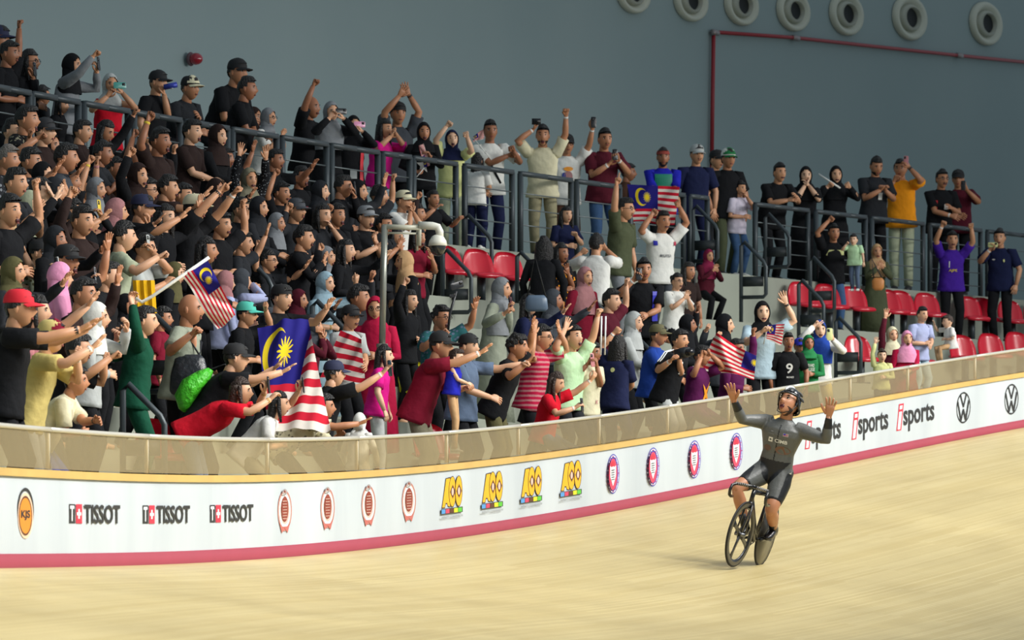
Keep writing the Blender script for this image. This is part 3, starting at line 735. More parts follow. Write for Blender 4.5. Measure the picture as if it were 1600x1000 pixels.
        tube(mb, [hp, kn, ft], np.array([.07, .05, .034]) * k, 8)
        tube(mb, [ft, ft - UP * .03 * k + F * .05 * k, ft - UP * .05 * k + F * .14 * k], np.array([.034, .034, .024]) * k, 6)
    # --- arms
    l1, l2 = .285 * k, .255 * k; AL_ = l1 + l2
    sh = {sx: Nb - T * .075 * k + L * sx * sw for sx in (-1, 1)}
    tgt = {}
    free = []
    for hd in hands:
        if isinstance(hd, str): free.append(hd)
    for hd in hands:
        if isinstance(hd, str): continue
        hx, hyy, kind = hd[:3]; reach = hd[3] if len(hd) > 3 else None
        sxs = [q for q in (-1, 1) if q not in tgt]
        if len(hd) > 4: sxs = [hd[4]]
        def dd(q): u, v = pix(sh[q]); return abs(u - hx) + .5 * abs(v - hyy)
        pts_left = [q for q in hands if not isinstance(q, str)]
        if len(pts_left) == 2 and len(sxs) == 2:
            oth = pts_left[1] if hd is pts_left[0] else pts_left[0]
            right_in_img = max((-1, 1), key=lambda q: pix(sh[q])[0] + (0 if abs(L[0]) > .25 else -q * 20)); sx = right_in_img if hx >= oth[0] else -right_in_img
        else: sx = min(sxs, key=dd)
        S = sh[sx]; ss = F_PX / S[1]; u, v = pix(S); dx, dzz = (hx - u) / ss, (v - hyy) / ss
        d = math.hypot(dx, dzz); hand_l = .085 * k
        sc_ = max(0.05, (d - hand_l * .8)) / max(d, .05); dx *= sc_; dzz *= sc_; d *= sc_
        tot = reach * AL_ if reach else min(.985 * AL_, max(d * 1.06, .62 * AL_))
        if d > .985 * AL_: dx *= .985 * AL_ / d; dzz *= .985 * AL_ / d; d = .985 * AL_
        dy = math.sqrt(max(0, tot * tot - d * d)); sg = -1 if F[1] < .3 else 1
        W = S + V(dx, sg * dy, dzz); tgt[sx] = (W, kind)
    pre = {'d': lambda sx: (sh[sx] - UP * .50 * k + L * sx * .07 + F * .06, 'r'), 'f': lambda sx: (Nb - T * .36 * k + F * .2 * k + L * sx * .03, 'r'), 'c': lambda sx: (Nb - T * .13 * k + F * .27 * k + L * sx * .035, 'o'),
           'm': lambda sx: (Hc - upv * .16 * k + fw * .13 * k + lf * sx * .035 * k, 'r'), 'k': lambda sx: (Nb - T * .2 * k + F * .30 * k + L * sx * .04, 'g'), 'h': lambda sx: (Hc - upv * .1 * k + fw * .27 * k + lf * sx * .06 * k, 'g'),
           'u': lambda sx: (sh[sx] + UP * .43 * k + L * sx * .1 + F * .12, 'f'), 'w': lambda sx: (sh[sx] + UP * .34 * k + L * sx * .2 + F * .2, 'o'), 'e': lambda sx: (sh[sx] + F * .47 * k + UP * .12, 'o'), 'l': lambda sx: (Nb - T * .40 * k + F * .34 * k - L * sx * .02, 'r')}
    for sx in (1, -1):
        if sx not in tgt:
            c_ = free.pop(0) if free else 'd'; tgt[sx] = pre[c_](sx)
    hpos = {}
    for sx in (-1, 1):
        W, kind = tgt[sx]; S = sh[sx]
        raised = (W[2] - S[2]) / AL_
        pole = L * sx * .75 - UP * (.75 if raised < .6 else .1) - F * (.35 if raised < .3 else -.1)
        E, W = ik(S, W, l1, l2, pole)
        fd = unit(W - E); hz = unit(fd + UP * (.35 if kind in 'og' else 0)); 
        ix = -L * sx
        if kind in 'gr': ix = unit(-L * sx * .6 + UP * .6 + F * .2)
        ix = unit(ix - hz * np.dot(ix, hz)); iy = np.cross(hz, ix) * 1.0; my = -1 if sx < 0 else 1
        # palm towards the front of the person
        if kind in 'of' and np.dot(iy, F) > 0: iy = -iy
        elif kind in 'gr' and np.dot(iy, UP) < 0 and raised < 0: iy = -iy
        hv, hf = HANDS[kind]; Rm = np.stack([ix, iy, hz], 1)
        mb.add(hv * k * 1.04 @ Rm.T + W, hf if np.linalg.det(Rm) > 0 else [q[::-1] for q in hf], 0)
        tube(mb, [S - L * sx * .03 * k, S * .5 + E * .5, E, E * .62 + W * .38, W], np.array([.055, .052, .043, .042, .028]) * k * (.92 + .08 * fat), 9)
        hpos[sx] = (S, E, W, hz, ix, iy)
    root = mb.build('person', slots, loc=base)
    tag(root, label, 'person', group)
    PEOPLE.append((label, base, k))
    # --- clothing
    tcol = cc(top); shirt_m = cloth(tcol, pat, cc(pat2) if pat else (240, 240, 235))
    mb = MB()
    hem = -.13 if not robe else -.10
    st = [(hem, .212, .158), (-.05, .200, .148), (.05, .186, .136), (.18, .176, .128), (.30, .182, .130), (.39, .194, .126), (.44, .188, .108), (.475, .150, .090), (.505, .098, .076), (.525, .070, .066)]
    fem = head in ('scarf', 'long', 'bob', 'bun', 'tail'); wsc = (.93 if fem else 1.0)
    st = [tuple(np.array(st[i_ // 2]) * .5 + np.array(st[(i_ + 1) // 2]) * .5) for i_ in range(2 * len(st) - 1)]
    cs = [Pv + T * t_ * k for t_, _, _ in st]
    rx = [r_ * k * wsc * (fat if t_ < .35 else 1 + (fat - 1) * .4) for t_, r_, _ in st]; ry = [r_ * k * (fat if t_ < .35 else 1 + (fat - 1) * .5) for t_, _, r_ in st]
    if robe:
        zs = zf + .08 * k
        cs = [V(base[0], base[1], zs) + F * .02, V(base[0], base[1], zs * .5 + Pv[2] * .5)] + cs; rx = [.27 * k, .245 * k] + rx; ry = [.24 * k, .21 * k] + ry
    n_ = len(cs); axs = [L] * n_; ays = [ncol] * n_
    rx = [r_ * rnd.uniform(.98, 1.02) for r_ in rx]
    loft(mb, cs, axs, ays, rx, ry, 24, power=2.35)
    for sx in (-1, 1):
        S, E, W, hz, ix, iy = hpos[sx]; q = S - L * sx * .055 * k - T * .005 * k
        if sl == 'none': tube(mb, [q, S], np.array([.07, .064]) * k, 10)
        elif sl == 'tee': tube(mb, [q, S + T * .008 * k, S * .55 + E * .45, S * .22 + E * .78], np.array([.082, .082, .075, .078]) * k, 10, cap=True)
        elif sl == 'mid': tube(mb, [q, S, E, E * .7 + W * .3], np.array([.072, .070, .058, .056]) * k, 10)
        else: tube(mb, [q, S + T * .006 * k, S * .5 + E * .5, E, E * .5 + W * .5, W - (W - E) * .06], np.array([.080, .078, .066, .056, .052, .042]) * k, 10)
    for vi in range(len(mb.v)):
        q_ = mb.v[vi] - base; mb.v[vi] = mb.v[vi] + (np.sin(q_[:, [2]] * 31 / k + q_[:, [0]] * 17 + PCNT[0]) * np.sin(q_[:, [0]] * 23 + q_[:, [1]] * 29 + q_[:, [2]] * 9)) * .008 * k * np.sign(q_ - q_.mean(0)) * V(1, 1, 0)
    so = mb.build('dress' if robe else 'shirt', shirt_m, root, loc=base)
    if collar:
        mb = MB(); tube(mb, [Nb + (L * math.cos(q) * .066 + ncol * math.sin(q) * .064 - T * (.012 + .02 * max(0, math.sin(q)))) * k for q in np.linspace(0, 2 * np.pi, 15)], .012 * k, 6); mb.build('collar', cloth(cc(collar)), root, loc=base)
    if decal:
        for dcl in decal: put_decal(dcl, Pv, T, L, ncol, k, base, root, wsc * fat, fat)
    if not robe:
        bm_ = cloth(cc(bot)); mb = MB()
        loft(mb, [Pv + T * .08 * k, Pv - T * .02 * k, Pv - T * .12 * k], L, ncol, np.array([.158, .168, .14]) * k * (.5 + .5 * fat), np.array([.112, .118, .10]) * k * (.5 + .5 * fat), 14)
        for hp, kn, ft in zip(hips, knees, feet):
            e_ = kn if bot in ('shorts',) else ft
            tube(mb, [hp + T * .03 * k, hp * .55 + kn * .45, kn, kn * .5 + ft * .5, ft + UP * .0], np.array([.088, .088, .072, .066, .062]) * k, 10)
        mb.build('trousers', bm_, root, loc=base)
    if y > 0 and (oo > 4.5 or shoes):
        sm = mat('shoe_%s' % (shoes or 'black'), cc(shoes or 'coal'), rough=.5)
        for ft in feet:
            mb = MB(); g = V(ft[0], ft[1], zf)
            loft(mb, [g - F * .07 * k + UP * .05 * k, g - F * .05 * k + UP * .05 * k, g + F * .05 * k + UP * .045 * k, g + F * .14 * k + UP * .03 * k, g + F * .20 * k + UP * .024 * k], L, UP, np.array([.02, .042, .046, .046, .02]) * k, np.array([.03, .049, .044, .029, .014]) * k, 10, power=2.6)
            mb.build('shoe', sm, root, loc=base)
    # --- head covering
    if head in ('short', 'long', 'bob', 'tail', 'bun', 'curly'): hair_mesh(head, R, Hc, kh, T, F, Nb, root, hairm, base)
    if head in ('cap', 'capb'):
        hair_mesh('short', R, Hc - upv * .004, kh * .985, T, F, Nb, root, HAIRM[0], base)
        cap_mesh(R, Hc, kh, root, mat('cap_%s' % str(hcol), cc(hcol or 'black'), .8), base, back=head == 'capb', panel=cloth(cc(panel)) if panel else None)
    if head == 'kufi':
        hair_mesh('short', R, Hc - upv * .004, kh * .985, T, F, Nb, root, HAIRM[0], base); cap_mesh(R, Hc, kh, root, cloth(cc(hcol), 'dots', (120, 60, 50)), base, brim=False, name='cap', tall=.75)
    if head == 'scarf': scarf_mesh(R, Hc, kh, Nb, T, L, F, root, cloth(cc(hcol or 'black')), base, scarf_long)
    if head == 'hood': scarf_mesh(R, Hc, kh, Nb, T, L, F, root, cloth(cc(hcol)), base, .08, .8).name = 'hood'
    if head in ('short', 'curly', 'cap', 'capb', 'bald') and h > 1.6 and not beard and PCNT[0] % 3 == 0:
        mb = MB(); [ball(mb, (face_pt(q_, -.049, 0, .002) * kh) @ R.T + Hc, R, np.array((.014, .006, .005)) * kh, seg=8, rings=4) for q_ in (-.012, .012)]; mb.build('moustache', hairm, root, loc=base)
    if glasses: glasses_mesh(R, Hc, kh, 'glasses', root, IRIS, base)
    if beard:
        mb = MB(); v, f = sel(lambda q: q[2] < -.045 and q[1] > -.02 and not (abs(q[0]) < .024 and -.082 < q[2] < -.05), (1.05, 1.035, 1.04), R, Hc, kh); mb.add(v, f); mb.build('beard', hairm, root, loc=base)
    if bands:
        for sx in (-1, 1):
            col = bands.get('a' if sx < 0 else 'b')
            if col:
                S, E, W, hz, ix, iy = hpos[sx]; d = unit(W - E); mb = MB(); tube(mb, [W - d * .045 * k, W - d * .015 * k], .031 * k, 12); mb.build('wristband', mat('band_%s' % col, cc(col), .5), root, loc=base)
    return dict(root=root, hands=hpos, F=F, L=L, T=T, Nb=Nb, Pv=Pv, Hc=Hc, R=R, k=k, base=base, zf=zf, ncol=ncol, knees=knees, feet=feet)
def put_decal(d, Pv, T, L, ncol, k, base, root, fx, fy):
    """d = (text or shape, colour, side offset, height along torso, width, height, name)"""
    what, col, u0, t0, wd, ht = d[:6]
    sh = text2d(what, .015) if isinstance(what, str) else what
    if not isinstance(what, str) and len(what[0]) == 4:
        n_ = 8; sh = (np.array([(i / n_, j / n_) for j in range(n_ + 1) for i in range(n_ + 1)]), [(j * (n_ + 1) + i, j * (n_ + 1) + i + 1, (j + 1) * (n_ + 1) + i + 1, (j + 1) * (n_ + 1) + i) for j in range(n_) for i in range(n_)])
    vs = []
    for u, w in sh[0]:
        xx = u0 + (u - .5) * wd * 1.0; tt = t0 + (w - .5) * ht
        TT = (-.13, -.05, .05, .18, .30, .39, .44, .475, .505); rx = np.interp(tt, TT, (.212, .200, .186, .176, .182, .194, .188, .150, .10)) * fx; ry = np.interp(tt, TT, (.158, .148, .136, .128, .130, .126, .108, .09, .076)) * fy
        q = max(-.96, min(.96, xx / rx)); yy = ry * (1 - abs(q) ** 2.35) ** (1 / 2.35) + .013
        if len(d) > 6 and d[6] == 'back': vs.append(Pv + (T * tt - L * xx - ncol * yy) * k)
        else: vs.append(Pv + (T * tt + L * xx + ncol * yy) * k)
    # text reads from the wearer's front: image right is the wearer's left
    mb = MB(); mb.add(vs, sh[1]); mb.build('print', M('print%d_%d_%d' % cc(col), cc(col)), root, loc=base, smooth=False)
# ------------------------------------------------------------------ things people hold
def phone(pr, side, label, col='black', land=False, case=None):
    S, E, W, hz, ix, iy = pr['hands'][side]; k = pr['k']
    c = W + hz * .10 * k + (-iy if np.dot(-iy, pr['F']) > 0 else iy) * .022
    n = unit(pr['F'] * .9 + V(0, 0, .1)); a = V(0, 0, 1); a = unit(a - n * np.dot(a, n)); b = np.cross(a, n)
    if land: a, b = b, a
    o = phone_at(c, n, a, label, col); return o
def phone_at(c, n, a, label, col='black', sc=1.0):
    n = unit(n); a = unit(a - n * np.dot(a, n)); b = np.cross(n, a)
    mb = MB(); loft(mb, [c - n * .0045, c - n * .003, c + n * .003, c + n * .0045], a, b, np.array([.074, .077, .077, .074]) * sc, np.array([.034, .037, .037, .034]) * sc, 20, power=7)
    o = mb.build('phone', mat('phone_%s' % str(col), cc(col), .3), loc=c, sharp=40); tag(o, label, 'phone', 'phones held up in the crowd')
    mb = MB(); q = c + n * .0052 + a * .047 * sc + b * .014 * sc; obox(mb, q, a, b, n, .018 * sc, .015 * sc, .002); mb.build('camera_bump', mat('phone_lens', (20, 20, 24), .2), o, loc=c)
    mb = MB(); obox(mb, c - n * .005, a, b, n, .07 * sc, .032 * sc, .0008); mb.build('screen', mat('phone_screen', (60, 90, 110), .1), o, loc=c)
    return o
# ------------------------------------------------------------------ the crowd, front row first
def ph(pr, x, y, label, col='black', land=False):
    best = min((-1, 1), key=lambda q: math.dist(pix(pr['hands'][q][2]), (x, y)))
    return phone(pr, best, label, col, land)
P = person
# --- leaning over the screen
pr = P(30, 482, 'man in red baseball cap and black tee stretching his arm out at left edge', 85, 1.74, 'black', head='cap', hcol='red', hands=((176, 508, 'o'), (150, 512, 'o', .9)), row=-2, lean=.15, sk=1, bands=dict(a='black'))
P(80, 526, 'man in khaki tee and two-tone khaki maroon cap making a fist', 80, 1.66, 'khaki', head='cap', hcol='khaki', panel='maroon', hands=((136, 556, 'f'), 'e'), row=-2, lean=.32, sk=0, bands=dict(a='white', b='white'), bot='grey', o=.42)
P(122, 546, 'bending man in black tee beside the khaki tee man, both fists forward', 88, 1.7, 'black', head='short', hands=((186, 556, 'f'), (176, 562, 'f')), row=-2, lean=.45, sk=1, o=.75)
P(118, 596, 'person in pale cream tee bent low over the screen with a black wristwatch', 85, 1.6, 'cream', head='short', hands=((165, 664, 'r', .95), 'l'), row=-2, lean=.6, sk=2, bands=dict(a='black', b='black'), bot='blue', o=.36)
P(226, 502, 'man in dark green jacket and trousers raising a hand by the left stair', 88, 1.68, 'green', 'long', 'green', 'short', hands=((207, 466, 'g'), (176, 528, 'g', .75)), sk=0, collar='white')
pr = P(376, 612, 'woman in bright red tee bent far over the screen taking a photo', 82, 1.62, 'red', head='bob', hcol=1, hands=((432, 622, 'g', .8), (424, 608, 'g', .85)), row=-2, lean=1.05, sk=0, bot='denim', fat=1.15, bands=dict(a='gold', b='gold'), o=.40)
ph(pr, 428, 606, 'dark phone held low by the woman in bright red tee')
pr7 = P(368, 560, 'man in black cap with a green bag on his back, arm reaching far right', 95, 1.68, 'black', head='cap', hcol='black', hands=((478, 576, 'o'), 'e'), row=-2, lean=.6, sk=0, o=.7)
pr = P(522, 584, 'man in navy cap seen from behind, arm stretched over the screen', 118, 1.68, 'black', head='cap', hcol='navy', hands=((622, 572, 'o'), 'd'), row=-2, lean=.3, sk=0, o=.45, bands=dict(a='white', b='white'))
ph(pr, 622, 572, 'dark phone in the hand of the navy cap man', 'dgrey')
pr = P(436, 632, 'woman in white tee crouched behind the photo-taking woman in red', 85, 1.55, 'white', head='bob', hands=((474, 604, 'g'), 'l'), row=-2, lean=.7, sk=0, bot='stone', o=.62)
ph(pr, 474, 600, 'dark phone raised in front of the striped flag by the white tee woman')
P(506, 636, 'person in pale camouflage patterned tee bent over the screen with one arm out', 85, 1.62, 'cream', head='short', hands=((594, 662, 'o'), (540, 684, 'r', .7)), row=-2, lean=1.0, sk=2, pat='batik', pat2='stone', o=.38, bot='black')
P(562, 660, 'small child in white headscarf and white robe seen from behind', 165, 1.08, 'white', 'long', head='scarf', hcol='white', robe=True, row=-2, o=.35, hk=1.1)
pr11 = P(688, 540, 'man in maroon tee and black cap holding a toddler, one arm out', 78, 1.76, 'maroon', head='cap', hcol='black', hands=((770, 546, 'o', None, -1), (736, 612, 'f', None, 1)), row=-2, lean=.38, sk=1, bot='stone', bands=dict(a='white'), fat=1.14, o=.5)
P(713, 560, 'toddler in royal blue top carried by the maroon tee man', 70, .80, 'royal', 'none', head='short', hcol=1, row=-2, o=.30, dz=.50, sk=4, hk=1.5, bot='tan', shoes='white', hands=('f', 'l'), fat=1.25)
P(732, 542, 'man in denim blue tee and backward black cap, fist reaching right', 62, 1.72, 'denim', head='capb', hcol='black', hands=((824, 568, 'f'), 'l'), row=-2, lean=.1, sk=0, o=.78, mouth=2, bot='black')
P(808, 542, 'curly haired man in black tee and olive shorts, both arms up', 75, 1.72, 'black', head='curly', hands=((836, 506, 'o'), (834, 564, 'f')), row=-2, lean=.42, sk=2, bot='moss', o=.45, bands=dict(a='white'))
P(847, 528, 'man in red patterned tee with raised arms behind the curly haired man', 70, 1.72, 'crimson', head='short', hands=((880, 512, 'o'), (836, 512, 'o')), row=-2, lean=.2, sk=1, glasses=True, pat='stripe', pat2='rose', o=.8)
pr16 = P(896, 528, 'shouting man in mint green polo with a clenched fist holding ribbons', 48, 1.74, 'mint', head='short', hands=((937, 486, 'f'), (884, 506, 'o')), row=-2, mouth=1, sk=0, o=.62, collar='mint', bot='coal', pitch=8)
pr = P(868, 598, 'long haired woman in red tee looking down at her phone', 70, 1.55, 'red', head='long', hcol=1, hands=((906, 640, 'g'), (930, 590, 'g')), row=-2, lean=.25, sk=0, bot='denim', pitch=-14, bands=dict(a='white', b='white'), o=.36)
ph(pr, 906, 640, 'black phone in white case held low by the long haired woman in red', 'coal')
pr = P(926, 552, 'person in long cream tee filming with a pink phone', 55, 1.6, 'cream', head='short', hands=((930, 566, 'g'), (922, 566, 'g')), row=-2, sk=3, bot='black', o=.55, decal=(('K', 'rose', .02, .06, .06, .05),))
ph(pr, 925, 548, 'pink phone held up by the person in long cream tee', 'rose')
P(966, 542, 'long haired person in navy tee seen from behind with a fist up', 150, 1.66, 'navy', head='long', hands=((962, 512, 'f'), 'l'), row=-2, sk=1, bot='navy', o=.5, bands=dict(a='white', b='white'), decal=((ell2d(), 'lemon', .03, .36, .06, .06, 'back'),))
pr = P(1062, 532, 'man in black three-stripe tee leaning on the screen with a camera', 58, 1.70, 'black', head='short', hands=((1052, 560, 'g', .72), (1046, 566, 'g', .7)), row=-2, lean=.32, sk=1, bot='lgrey', o=.42, decal=(('SINGLO', 'white', .03, .30, .2, .045),), bands=dict(a='white'))
pr20 = pr
P(1028, 524, 'man in blue shirt and camouflage cap behind the three-stripe tee', 72, 1.66, 'blue', head='cap', hcol='moss', hands=('f', 'l'), row=-2, sk=2, o=.85)
P(1096, 556, 'person in plum and gold jersey half hidden behind the striped flag', 62, 1.66, 'plum', head='short', hands=((1112, 548, 'f'), (1098, 552, 'f')), row=-2, sk=2, bot='plum', o=.55, decal=((poly2d([(0, 0), (.5, .3), (1, .1), (.6, .5), (1, 1), (.45, .62), (0, .9), (.3, .45)]), 'orange', 0, .2, .2, .3),))
P(1132, 508, 'woman in black headscarf looking to the right with a raised fist', 78, 1.56, 'dgrey', 'long', head='scarf', hands=((1112, 524, 'f'), (1096, 512, 'f')), sk=0, row=-2, o=.85, mouth=2)
pr24 = P(1191, 489, 'smiling woman in pale blue shirt and black headscarf waving her open hand', 12, 1.60, 'sky', 'tee', head='scarf', hcol='black', hands=((1230, 466, 'o'), (1196, 522, 'g', .75)), row=-2, sk=4, mouth=2, o=.62, scarf_long=.1, bands=dict(b='black'))
P(1232, 534, 'shouting boy in black tee with a white number nine', 8, 1.38, 'black', head='short', hands=('d', 'd'), row=-2, mouth=1, sk=3, o=.34, decal=(('9', 'white', .0, .27, .11, .16), ('MONEY', 'white', .02, .13, .12, .03)))
P(1249, 541, 'child in blue cap peeking out beside the number nine tee', 20, 1.32, 'denim', head='cap', hcol='royal', row=-2, sk=2, o=.60)
P(1263, 537, 'boy in green hooded sweatshirt with white block letters', 14, 1.38, 'kelly', 'long', head='hood', hcol='kelly', row=-2, sk=3, o=.36, hands=('f', 'd'), decal=(('HARVARD', 'white', 0, .33, .16, .05), ('COLLEGE', 'white', 0, .26, .18, .06)))
pr28 = P(1281, 516, 'woman in royal blue headscarf with sunglasses on her head taking a selfie', 6, 1.58, 'white', 'long', head='scarf', hcol='blue', hands=((1273, 504, 'v'), (1300, 524, 'g')), row=-2, sk=4, mouth=2, o=.55, scarf_long=.3, bot='khaki', bands=dict(b='black'))
ph(pr28, 1300, 524, 'pale yellow phone held by the royal blue headscarf woman', 'lemon')
mb = MB(); Rh = pr28['R']
for sx in (-1, 1): ball(mb, pr28['Hc'] + Rh @ V(sx * .034, .086, .072) * pr28['k'], Rh, np.array((.026, .008, .018)) * pr28['k'])
o = mb.build('sunglasses', IRIS, loc=pr28['Hc']); tag(o, 'dark sunglasses pushed up on the royal blue headscarf', 'sunglasses')
P(1378, 556, 'small child in pale yellow top with one open hand up', 5, 1.02, 'lemon', 'long', head='short', hcol=1, hands=((1368, 526, 'o'), 'f'), row=-2, sk=4, o=.7, hk=1.15)
P(1394, 524, 'woman in cream headscarf and maroon dress with arm straight up', 20, 1.45, 'wine', 'long', head='scarf', hcol='cream', hands=((1384, 484, 'o', .99), 'f'), row=-2, sk=0, o=.9, robe=True)
P(1417, 530, 'shouting woman in pink headscarf and rose dress', 12, 1.42, 'crimson', 'long', head='scarf', hcol='pink', hands=('l', 'f'), row=-2, sk=0, mouth=1, o=.55, scarf_long=.22, robe=True)
P(1441, 492, 'man in lilac shirt with dark wavy hair seated behind the pink headscarf', 38, 1.38, 'lilac', head='short', hands=('l', 'f'), sk=0, o=1.45, row=6, bot='sky', collar='lilac')
P(1481, 503, 'toddler in white top held up beside the lilac shirt man', -70, .80, 'white', head='short', hcol=1, o=1.25, row=6, dz=.52, sk=4, hk=1.45, hands=((1456, 506, 'o'), 'f'), bot='tan', fat=1.25)
# --- on the upper walkway, right to left
pr = P(1497, 280, 'man in maroon graded jersey and black cap filming with a phone on the walkway', -8, 1.72, 'wine', head='cap', hcol='black', hands=((1502, 296, 'g'), 'l'), row=-1, sk=2)
ph(pr, 1502, 296, 'dark phone in front of the face of the maroon jersey man')
P(1472, 280, 'man in black and red jersey with lanyard resting an arm on the rail', 22, 1.74, 'black', head='short', hands=((1484, 334, 'r'), 'l'), row=-1, sk=2, glasses=True, mouth=2, decal=((rect2d(), 'white', .03, .28, .07, .08), (rect2d(), 'red', -.14, .3, .06, .14)), bands=dict(a='white'))
pr = P(1407, 264, 'man in orange tee and pale trousers holding a phone above his face', -12, 1.82, 'orange', head='short', hands=((1416, 256, 'g'), (1400, 282, 'g', .75)), row=-1, sk=2, bot='sage', bands=dict(b='black'))
ph(pr, 1416, 252, 'phone held above the face of the orange tee man', 'rose')
pr = P(1369, 260, 'man in black shirt with lanyard looking down at his phone on the walkway', 20, 1.76, 'coal', head='short', hands=('k', 'k'), row=-1, sk=2, beard=True, pitch=-16, decal=((rect2d(), 'white', .03, .26, .06, .1),))
pr5 = P(1306, 274, 'woman in black headscarf and robe holding a white noise stick', 10, 1.6, 'black', 'long', head='scarf', hands=((1296, 288, 'f'), (1327, 292, 'f')), row=-1, robe=True, mouth=2, sk=0, scarf_long=.2)
P(1259, 275, 'woman in black headscarf and robe covering her mouth with both hands', 5, 1.6, 'black', 'mid', head='scarf', hands=('m', 'm'), row=-1, robe=True, sk=4, scarf_long=.2)
P(1218, 270, 'heavy man in black tee leaning his forearms on the walkway rail', 28, 1.76, 'black', head='short', hands=((1246, 316, 'r', .8), (1236, 318, 'r', .8)), row=-1, lean=.38, sk=1, fat=1.15, mouth=2)
P(1157, 295, 'girl in lavender tee and blue jeans standing with a hand at her mouth', 45, 1.32, 'lav', head='tail', hands=('m', 'f'), row=-1, sk=1, bot='jean', shoes='white')
P(1138, 248, 'man in white and green cap with black tee on the walkway', 25, 1.74, 'black', head='cap', hcol='white', panel='kelly', hands=('d', 'd'), row=-1, sk=2, bot='olive', o=6.0)
P(1120, 250, 'man in black cap half hidden behind the white and green cap', 40, 1.72, 'black', head='cap', hcol='black', row=-1, sk=1, bot='coal', o=6.6)
P(1089, 242, 'man in pale grey cap and navy tee with arms hanging down', 20, 1.76, 'navy', head='cap', hcol='lgrey', hands=('d', 'd'), row=-1, sk=1, bot='navy')
P(1036, 246, 'bearded man in teal and blue jersey with a red skullcap at the rail', 5, 1.72, 'royal', head='kufi', hcol=(150, 70, 62), hands=('l', 'l'), row=-1, sk=3, beard=True, decal=((rect2d(), (24, 130, 104), 0, .24, .25, .42), ('ZUCK', 'white', .05, .16, .12, .06)), fat=1.1)
P(982, 270, 'man with flat top hair in profile behind the pointing olive tee man', 80, 1.66, 'brown', head='short', row=-1, sk=3)
pr = P(945, 218, 'man in maroon tee with white wristband filming on his phone at the rail', 18, 1.82, 'wine', head='short', hands=((966, 258, 'g'), (958, 262, 'g')), row=-1, sk=2, bot='jean', bands=dict(a='white', b='white'))
ph(pr, 968, 252, 'black phone held by the walkway man in maroon tee')
pr = P(886, 226, 'man in white printed tee and black cap raising a phone high', 12, 1.66, 'white', head='cap', hcol='black', hands=((928, 196, 'g', .99), 'd'), row=-1, sk=2, glasses=True, bot='brown', bands=dict(b='white'), decal=((ell2d(), 'orange', 0, .36, .13, .06), (ell2d(), 'dusty', .0, .26, .12, .14), (ell2d(), 'blue', -.06, .27, .05, .08)), o=6.3)
ph(pr, 928, 196, 'black phone raised by the man in white printed tee')
pr16c = P(848, 212, 'shouting man in cream tee with a camera in one hand and the other fist up', 0, 1.78, 'cream', head='short', hands=((834, 196, 'g'), (886, 174, 'f')), row=-1, sk=2, mouth=1, bot=(146, 140, 112), beard=True, bands=dict(a='white', b='white'))
P(746, 252, 'black haired child in white printed tee seen from behind at the rail', 160, 1.30, 'white', head='bob', hands=('l', 'f'), row=-1, sk=1, bot='navy', o=5.85, shoes='white', decal=((ell2d(), 'red', .04, .2, .1, .14), (ell2d(), 'black', -.02, .22, .06, .12)))
pr18 = P(766, 205, 'man in white polo with a black cross strap clapping at the rail', 12, 1.76, 'white', head='short', hands=((810, 240, 'f'), (802, 246, 'f')), row=-1, sk=3, bot='navy', o=6.3, collar='white')
P(706, 219, 'laughing woman in lemon tee and black headscarf with both arms up', 10, 1.60, 'lemon', head='scarf', hcol='navy', hands=((700, 192, 'f', .9), (732, 210, 'f', .9)), row=-1, sk=4, mouth=1, bot='sage', scarf_long=.12, pitch=10)
pr20c = P(662, 207, 'shouting woman in black headscarf with a white star on her black top', 12, 1.62, 'black', 'long', head='scarf', hands=((652, 276, 'f'), 'k'), row=-1, sk=2, mouth=1, scarf_long=.12, decal=((poly2d([(.5 + (.5 if j % 2 == 0 else .22) * math.sin(j * math.pi / 5), .5 + (.5 if j % 2 == 0 else .22) * math.cos(j * math.pi / 5)) for j in range(10)]), 'white', -.02, .22, .2, .24),))
P(622, 178, 'man in black cap clapping above his head behind the pink shirt woman', 20, 1.78, 'dgrey', head='capb', hcol='black', hands=((628, 144, 'o'), (638, 140, 'o')), row=-1, sk=2, o=6.9, bands=dict(b='black'))
P(601, 202, 'woman in bright magenta shirt and pale jeans shouting and clapping', 55, 1.62, 'magenta', 'mid', head='long', hands=((624, 206, 'f'), (618, 212, 'f')), row=-1, sk=1, mouth=1, bot='sky', shoes='white')
pr = P(552, 197, 'woman in black headscarf and red sash filming with a pink phone', 25, 1.58, 'black', 'long', head='scarf', hands=((566, 200, 'g'), (548, 204, 'g')), row=-1, sk=0, robe=True, decal=((rect2d(), 'red', .11, .1, .06, .5), (rect2d(), 'lgrey', -.02, .02, .1, .12)))
ph(pr, 560, 192, 'pink phone held sideways by the red sash woman', 'pink', True)
pr = P(517, 176, 'woman in grey headscarf and black jacket filming with a black phone', 28, 1.64, 'black', 'long', head='scarf', hcol='grey', hands=((540, 180, 'g'), (522, 182, 'g')), row=-1, sk=0, robe=True, scarf_long=.3, decal=((rect2d(), 'red', -.07, .16, .06, .4),))
ph(pr, 530, 170, 'black phone held sideways by the grey headscarf woman in black jacket', 'black', True)
P(486, 168, 'bald man in black tee laughing with one fist straight up', 62, 1.78, 'black', head='bald', hands=((493, 128, 'f'), (502, 238, 'r', .8)), row=-1, sk=3, mouth=2)
P(419, 185, 'clapping woman in grey headscarf and white tee with glasses', 65, 1.56, 'white', 'tee', head='scarf', hcol='grey', hands=('c', 'c'), row=-1, sk=1, glasses=True)
P(396, 184, 'shouting woman in dark headscarf squeezed beside the grey headscarf', 68, 1.56, 'black', 'long', head='scarf', hcol='dbrown', hands=('f', 'l'), row=-1, sk=2, mouth=1)
P(386, 139, 'dark haired man in black looking down at the track under the black cap', 78, 1.80, 'black', head='short', hands=('l', 'l'), row=-1, sk=3, lean=.25, o=5.95)
